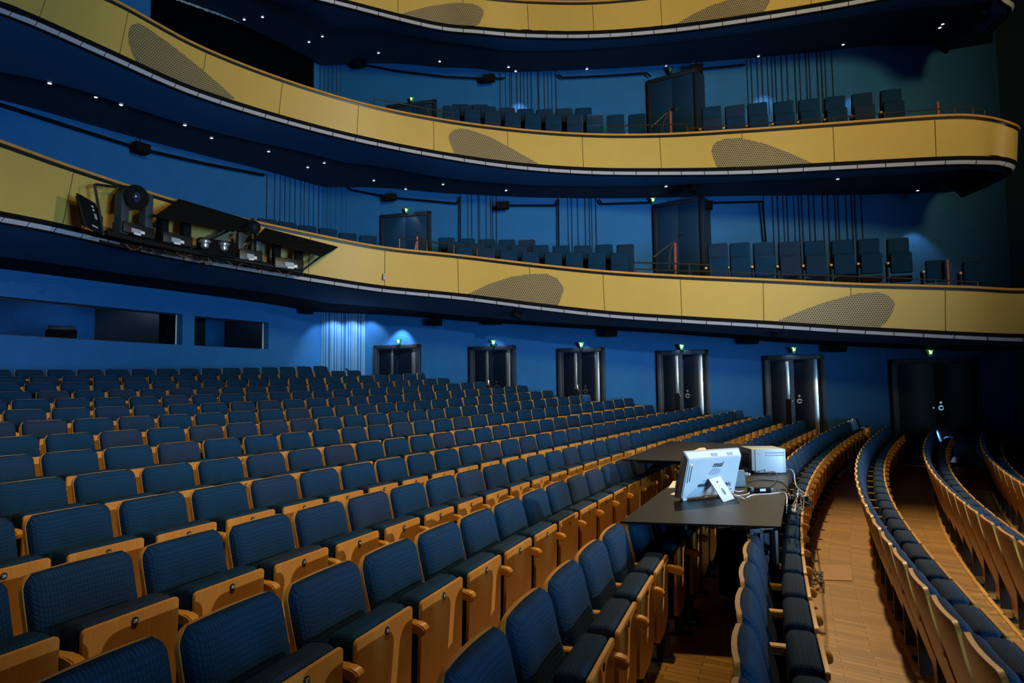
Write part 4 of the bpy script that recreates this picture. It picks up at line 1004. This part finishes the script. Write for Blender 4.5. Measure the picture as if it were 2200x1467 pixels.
# putty-coloured equipment box
fl, fr = at_t(1616, 1017.5), at_t(1689.5, 1017.0); d = fr-fl; w_ = d.length; e = empty('desktop_case', (fl+fr)/2, math.atan2(d.y, d.x), 'putty grey steel equipment box at the back of the near table', 'equipment case')
hh = (1017-966)/F*((fl.y+fr.y)/2)
b = MB(); b.box((0, .19, hh/2+.006), (w_, .38, hh-.006), M_case, None, .005); b.build('case_shell', e)
b = MB(); b.box((.005*w_, -.003, hh*.5+.006), (w_*.80, .008, hh*.98), M_pc, None, .002); b.build('front_panel', e)
b = MB(); b.box((.19*w_, -.009, hh*.86), (w_*.55, .003, .014), M_grey); b.box((.19*w_, -.009, hh*.755), (w_*.55, .003, .012), M_grey); b.box((-.29*w_, -.009, hh*.83), (.018, .003, .018), M_grey, Matrix.Rotation(.78, 3, 'Y')); b.build('vent_slots', e)
b = MB(); b.box((-w_/2-.002, .2, hh*.5), (.006, .22, hh*.6), M_slate); b.build('side_vent', e)
# dark sloped stand behind the computer
p = at_t(1592, 1045); e = empty('tablet_stand', p, .2, 'dark slate sloped stand behind the white computer', 'stand')
b = MB(); b.prism([(0, 0), (.10, 0), (.085, .014), (.03, .14), (.015, .135)], 'x', -.07, .05, M_slate, bev=.004); b.build('sloped_plate', e); b = MB(); b.box((-.0, .09, .008), (.16, .1, .012), M_black, None, .003); b.build('stand_base', e)
# power supply brick
p = at_t(1634, 1058); e = empty('power_brick', p, .12, 'black power supply brick with a white label on the near table', 'power supply')
b = MB(); b.box((.02, .03, .018), (.15, .06, .036), M_blackmat, None, .006); b.build('brick_body', e); b = MB(); b.box((.02, -.001, .02), (.05, .003, .02), M_white); b.build('rating_label', e); b = MB(); b.tube([(.095, .03, .018), (.125, .032, .018)], .008, mat('teal plug', (.05, .25, .4), .5)); b.build('plug', e)
b = MB(); b.box((-.075, .02, .022), (.035, .05, .044), M_black, None, .004); b.build('mains_plug', e)
# paper sheets
for pts, l in (([(1436, 1048), (1450, 1047), (1452, 1033), (1446, 1033)], 'small cream paper left of the white computer'), ([(1440, 1062), (1452, 1064), (1452, 1058), (1447, 1058)], 'small cream paper corner beneath the white computer')):
    b = MB(); P = [at_t(*q, .003) for q in pts]; b.face(P, M_paper); b.face([v-Vector((0, 0, .002)) for v in P][::-1], M_paper); b.grid([P, [v-Vector((0, 0, .002)) for v in P]], M_paper, False, closed=True); tag(b.build('paper_sheet', loc=P[0]), l, 'paper')
P = [at_z(x, y, ZTAB+.11) for x, y in ((1490, 968), (1503, 962), (1514, 961), (1518, 966), (1505, 974), (1494, 974))]; b = MB(); b.grid([P, [v-Vector((0, 0, .012)) for v in P]], M_paper, False, closed=True); b.face(P, M_paper); tag(b.build('paper_stack', loc=P[0]), 'cream papers on the far table behind the computer', 'paper')
def cable(name, pts, r, m, label, closed=False, n=8):
    P = [Vector(p) for p in catmull(pts, n)]; b = MB(); b.tube(P, r, m, 6); o = b.build(name, loc=P[0]); tag(o, label, 'cable'); return o
t = at_t
cable('cable', [t(1570, 1040, .08), t(1576, 1060, .04), t(1590, 1066, .006), t(1600, 1072, .006), t(1585, 1068, .006), t(1572, 1062, .02)], .0035, M_cab_w, 'white cable looping from the computer ports')
cable('cable', [t(1566, 1040, .08), t(1582, 1055, .03), t(1602, 1054, .008), t(1610, 1058, .006), t(1600, 1063, .006), t(1580, 1064, .006)], .0035, M_cab_w, 'pale cable loop just left of the power brick')
cable('cable', [t(1604, 1069, .006), t(1618, 1063, .006), t(1650, 1061, .006), t(1682, 1058, .006), t(1690, 1066, .006), t(1690, 1085, -.02), t(1689, 1102, -.15)], .0045, M_cab_w, 'white cable crossing the near table and over its right edge')
cable('cable', [t(1611, 1003, .02), t(1620, 998, .05), t(1629, 996, .06), t(1633, 1006, .03), t(1631, 1014, .02)], .004, M_cab_b, 'short black cable arched before the equipment box')
cable('cable', [t(1628, 1014, .02), t(1640, 1010, .02), t(1645, 1000, .06), t(1655, 999, .065), t(1664, 1009, .03), t(1650, 1020, .01), t(1643, 1012, .03), t(1650, 1005, .05), t(1664, 1012, .02), t(1670, 1025, .006), t(1664, 1038, .006), t(1652, 1046, .006)], .004, M_cab_b, 'black cable coiled in loops before the equipment box')
cable('cable', [t(1605, 1035, .01), t(1625, 1031, .006), t(1655, 1032, .006), t(1680, 1036, .006), t(1693, 1047, .006)], .0045, M_cab_b, 'black cable running straight to the table edge')
cable('cable', [t(1668, 1051, .012), t(1680, 1051, .006), t(1690, 1054, .0), t(1700, 1065, -.06), t(1702, 1085, -.15)], .0045, M_cab_b, 'black cable leaving the power brick over the edge')
e = empty('plug_cluster', t(1612, 1022), 0, 'tangle of black and white plugs behind the computer', 'plugs'); random.seed(3)
for i in range(9):
    b = MB(); b.box((random.uniform(-.05, .06), random.uniform(-.02, .10), .012+.02*(i % 3)), (.03, .022, .024), M_white if i % 3 == 0 else M_blackmat, Matrix.Rotation(random.uniform(0, 3), 3, 'Z'), .003); b.build('plug', e)
# cable tangle and power strip hanging on the seat row at the table's right edge
zq = ZTAB-.12
a = at_z(1686, 1010, ZTAB+.02); cable('cable', [t(1690, 1008, .04), t(1700, 1009, .04), t(1706, 1018, .0), t(1709, 1040, -.06), t(1716, 1050, -.08), t(1730, 1060, -.06), t(1737, 1064, -.06)], .004, M_cab_w, 'white cable from the equipment box draped onto the seats')
e = empty('power_strip', at_z(1710, 1078, zq), .5, 'power strip and plugs tangled on the seats right of the table', 'power strip'); random.seed(5)
b = MB(); b.box((0, 0, .0), (.07, .26, .045), M_blackmat, None, .006); b.build('strip_body', e)
for i in range(6): b = MB(); b.box((random.uniform(-.03, .03), -.1+.04*i, .04), (.03, .035, .035), M_white if i % 2 else M_blackmat, Matrix.Rotation(random.uniform(0, 1), 3, 'Z'), .004); b.build('plug', e)
for i in range(5):
    pts = [at_z(1706+random.uniform(-6, 20), 1060+random.uniform(-8, 40), zq+random.uniform(.02, .1)) for _ in range(6)]
    cable('cable', pts, .004, M_cab_b if i else M_cab_w, 'one of the tangled cables on the seats right of the table')['group'] = 'tangled cables beside the table'
fz = lambda px, py: at_z(px, py, ROWS[-1][0]-HB+ZC+.08)
cable('cable', [at_z(1725, 1075, zq+.05), at_z(1745, 1090, zq-.02), fz(1748, 1150)+Vector((0, 0, .3)), fz(1742, 1190)+Vector((0, 0, .08)), fz(1750, 1218), fz(1757, 1232), fz(1766, 1238)], .006, M_cab_b, 'black cable falling from the seats to the floor hatch')
for i in range(5):
    random.seed(20+i); pts = [fz(1758+random.uniform(-14, 12), 1235+random.uniform(-10, 20)) for _ in range(5)]
    cable('cable', pts, .004, M_cab_b, 'one of the loose cable ends on the floor by the hatch')['group'] = 'loose cable ends by the hatch'
# floor hatch
def hatch():
    P = [at_z(x, y, 0) for x, y in ((1765, 1213), (1829, 1215), (1831, 1248), (1761, 1246))]
    def fl(p): return ROWS[-2][0]-HB+QD*(p.y-8)**2+ZC if False else ROWS[-1][0]-HB+QD*(p.y-8)**2+ZC
    P = [at_z(x, y, fl(p)) for (x, y), p in zip(((1765, 1213), (1829, 1215), (1831, 1248), (1761, 1246)), P)]
    b = MB(); b.grid([P, [p+Vector((0, 0, .004)) for p in P]], M_hatch, False, closed=True); b.face([p+Vector((0, 0, .004)) for p in P], M_hatch); tag(b.build('floor_hatch', loc=P[0]), 'square plywood hatch set in the parquet right of the cables', 'hatch')
hatch()
# black clip lamp on a seat of the rear row
p = at_y(747, 797, 19.0); e = empty('clip_lamp', p, .4, 'small black microphone on a stand before the pale flutes', 'microphone'); b = MB(); b.tube([(0, 0, -.1), (0, 0, .0)], .01, M_black); b.build('stem', e); b = MB(); b.tube([(.06, 0, -.02), (-.03, 0, .05), (-.06, 0, .07)], [.022, .024, .02], M_black); b.build('mic_head', e)
# ------------------------------------------------------------------ lighting rig on the lowest balcony
def FP(px, py, out=.35):
    s = B1.s_of(px); 
    for _ in range(3):
        tt, bb, nn = B1.at_s(s); v = .5; q = tt.lerp(bb, v)+nn*out; x = proj(q)[0]; s += (px-x)/F*q.y*.7
    tt, bb, nn = B1.at_s(s); q = tt.lerp(bb, .5)+nn*out; return at_y(px, py, q.y)
def fdir(px): tt, bb, nn = B1.at_s(B1.s_of(px)); return nn
def box_px(b, x0, y0, x1, y1, m, dep=.18, out=.35, bev=.01):
    c = FP((x0+x1)/2, (y0+y1)/2, out); k = c.y/F; nn = fdir((x0+x1)/2); u = Vector((-nn.y, nn.x, 0)); asp = max(.35, abs(u.x)*1.0+abs(u.y)*abs(c.x)/c.y)
    b.box(c, ((x1-x0)*k/asp, dep, (y1-y0)*k), m, Matrix.Rotation(math.atan2(u.y, u.x), 3, 'Z'), bev); return c
def rig():
    # hanging frame: bars following the front
    e0 = FP(250, 505, .42); e = empty('lighting_bar', e0, 0, 'black lighting bar clamped along the lower edge of the lowest balcony', 'lighting bar')
    def bar(pts, r, out=.42, nm='bar'): b = MB(); P = [FP(x, y, out) for x, y in pts]; b.tube(P, r, M_black, 8); under(e, b.build(nm, loc=e0))
    bar([(228, 500), (300, 517), (380, 534), (460, 549), (560, 566), (650, 584)], .05); bar([(260, 525), (340, 540), (430, 553), (520, 566), (600, 580)], .03, .3); bar([(215, 518), (250, 527), (300, 538)], .025, .3)
    for (x0, y0, x1, y1) in ((203, 395, 222, 505), (206, 396, 250, 402), (650, 580, 690, 550), (398, 540, 545, 470), (258, 508, 332, 462), (505, 545, 552, 512)): bar([(x0, y0), (x1, y1)], .022, .36, 'strut')
    for i in range(14):
        random.seed(i); x = 270+i*27; y = 520+(x-270)*.165; cable('cable', [FP(x, y+4, .4), FP(x+10, y+10+random.random()*6, .42), FP(x+22, y+12+random.random()*5, .44), FP(x+34, y+9, .4)], .012, M_cab_b if i % 4 else mat('rust cable', (.10, .03, .01), .7), 'one of the cable loops under the lighting bar')['group'] = 'cable loops under the lighting bar'
    # LED panel
    c = FP(192, 460, .35); e = empty('led_panel', c, 0, 'flat black panel light at the left end of the lighting bar', 'stage light')
    b = MB(); nn = fdir(192); u = Vector((-nn.y, nn.x, 0)); rz = math.atan2(u.y, u.x); R_ = Matrix.Rotation(rz+.35, 3, 'Z') @ Matrix.Rotation(-.25, 3, 'X'); k = c.y/F
    b.box((0, 0, 0), (72*k, .09, 66*k), M_blackmat, R_, .012); b.box((0, .0, 0), (80*k, .03, 72*k), M_black, R_, .006); b.build('panel_body', e)
    b = MB(); [b.box(R_ @ Vector((x*k, -.05, z*k)), (w_*k, .004, h*k), m, R_) for x, z, w_, h, m in ((8, 18, 8, 4, M_white), (9, 10, 7, 4, M_white), (13, -4, 12, 13, M_grey), (-4, -31, 26, 4, M_strip))]; b.build('label_plate', e)
    b = MB(); b.tube([R_ @ Vector((34*k, -.02, 24*k)), R_ @ Vector((48*k, -.05, 5*k)), R_ @ Vector((40*k, -.03, -28*k))], .012, M_black); b.build('power_lead', e)
    def yoke(x0, y0, x1, y1, label, lens=None, lr=0, head=True, name='moving_light'):
        c = FP((x0+x1)/2, (y0+y1)/2, .42); e = empty(name, c, 0, label, 'stage light'); w_ = x1-x0
        b = MB(); box_px(b, x0, y0, x0+w_*.24, y1-4, M_slate if lens else M_blackmat, .16, .42); box_px(b, x1-w_*.24, y0, x1, y1-4, M_slate if lens else M_blackmat, .16, .42); under(e, b.build('yoke', loc=c))
        b = MB(); box_px(b, x0, y1-24, x1, y1, M_black, .26, .42, .02); under(e, b.build('base', loc=c))
        b = MB(); nn = fdir((x0+x1)/2)
        for (fx, fy, fw, fh, m) in ((.42, -12, .3, 9, M_grey), (.5, -5, .22, 4, M_white), (.70, -8, .14, 6, M_white)):
            box_px(b, x0+w_*fx, y1+fy-fh/2, x0+w_*(fx+fw), y1+fy+fh/2, m, .01, .42+.14, 0)
        under(e, b.build('control_panel', loc=c))
        if lens:
            L = FP(lens[0], lens[1], .62); v = (CP-L).normalized(); v = (v+Vector((.75, 0, .05))).normalized(); R0 = lr*L.y/F
            A = L-v*.42; b = MB(); b.tube([A, A.lerp(L, .25), A.lerp(L, .3), A.lerp(L, .9), L], [R0*.75, R0*1.05, R0, R0, R0*1.06], M_black, 24, cap=True); under(e, b.build('head', loc=c))
            b = MB(); b.tube([L+v*.004, L+v*.03, L+v*.006], [R0*1.05, R0*.98, R0*.80], M_blackmat, 24, cap=False); under(e, b.build('lens_hood', loc=c))
            b = MB(); b.tube([L+v*.005, L+v*.022], [R0*.80, R0*.30], mat('lens glass', (.02, .025, .06), .05, coat=1), 24); under(e, b.build('lens', loc=c))
    yoke(253, 415, 322, 508, 'large moving-head light with a big round lens on the balcony front', (293, 424), 26)
    yoke(341, 462, 406, 528, 'black moving-head light with empty yoke under the first black flap')
    yoke(509, 500, 560, 562, 'moving-head light with small lens between the two black flaps', (546, 488), 14)
    yoke(586, 512, 649, 580, 'black moving-head light under the second black flap at the right')
    def flap(pts, out, label):
        P = [FP(x, y, o) for (x, y), o in zip(pts, out)]; nn = fdir(450); b = MB(); Q = [p-Vector((0, 0, .02))-nn*.01 for p in P]; b.face(P, M_blackmat); b.face(Q[::-1], M_blackmat); b.grid([P, Q], M_blackmat, False, closed=True); tag(b.build('light_flap', loc=P[0]), label, 'flap')
    flap([(331, 464), (385, 427), (536, 472), (502, 496), (400, 475)], [.75, .30, .30, .75, .75], 'long black shade flap over the middle of the lighting bar')
    flap([(550, 510), (569, 489), (726, 530), (692, 550)], [.75, .25, .25, .75], 'black pointed shade flap at the right end of the lighting bar')
    # twin silver cameras in a black housing
    c = FP(465, 530, .55); e = empty('camera_housing', c, 0, 'black housing with two silver dome cameras under the flap', 'camera')
    b = MB(); box_px(b, 425, 516, 505, 552, M_blackmat, .2, .45, .03); under(e, b.build('housing', loc=c))
    for x, y in ((440, 527), (481, 533)):
        p = FP(x, y-9, .62); k = p.y/F; b = MB(); b.tube([p+Vector((0, 0, 4*k)), p, p-Vector((0, 0, 4*k))], [9*k, 13*k, 12*k], M_silver, 20); b.tube([p-Vector((0, 0, 4*k)), p-Vector((0, 0, 9*k)), p-Vector((0, 0, 14*k)), p-Vector((0, 0, 17*k))], [8*k, 9*k, 7.5*k, 3*k], M_silver, 20); under(e, b.build('dome_camera', loc=c))
    p = FP(442, 565, .5); e = empty('clip_microphone', p, 0, 'small silver and black microphone hanging below the twin cameras', 'microphone'); k = p.y/F
    b = MB(); b.tube([Vector((12*k, 0, 1*k)), Vector((0, 0, 0))], 5*k, M_silver, 10); b.build('mic_body', e); b = MB(); b.tube([Vector((0, 0, 0)), Vector((-14*k, 0, -6*k))], [3*k, 6*k], M_blackmat, 10); b.build('foam_head', e); b = MB(); b.tube([Vector((6*k, 0, 0)), Vector((6*k, 0, 12*k))], .008, M_black, 6); b.build('hanger', e)
rig()
# small spotlights clamped under the balconies
def spot(px, py, s, label, q):
    p = at_y(px, py, q); e = empty('clamp_spotlight', p, .6, label, 'stage light', 'clamp spotlights under the balconies'); k = p.y/F*s
    b = MB(); b.box((0, 0, 0), (22*k, 14*k, 13*k), M_blackmat, Matrix.Rotation(.35, 3, 'Y'), .01); b.build('lamp_body', e)
    b = MB(); [b.box((14*k, -2*k, (4-5*i)*k), (9*k, 10*k, 1*k), M_black, Matrix.Rotation(-.5+.35*i, 3, 'Y')) for i in range(3)]; b.build('barn_door', e)
    b = MB(); b.tube([(0, 0, 4*k), (2*k, 0, 18*k)], .02, M_black); b.build('clamp', e)
spot(1110, 676, .9, 'clamp spotlight under the centre of the lowest balcony', 16.3); spot(1662, 717, .6, 'small clamp spotlight above the fifth stalls door', 14.9); spot(1490, 405, 1.1, 'clamp spotlight under the middle balcony by the tall door', 16.6); spot(2010, 400, 1., 'dim clamp spotlight under the stage end of the middle balcony', 14.6)
# small lock plate on a balcony panel joint
p = FP(825, 594, .02); b = MB(); b.box((0, 0, 0), (.05, .03, .15), M_grey, None, .006); o = b.build('lock_plate'); o.location = p; tag(o, 'small grey lock plate on a lowest balcony panel joint', 'lock')
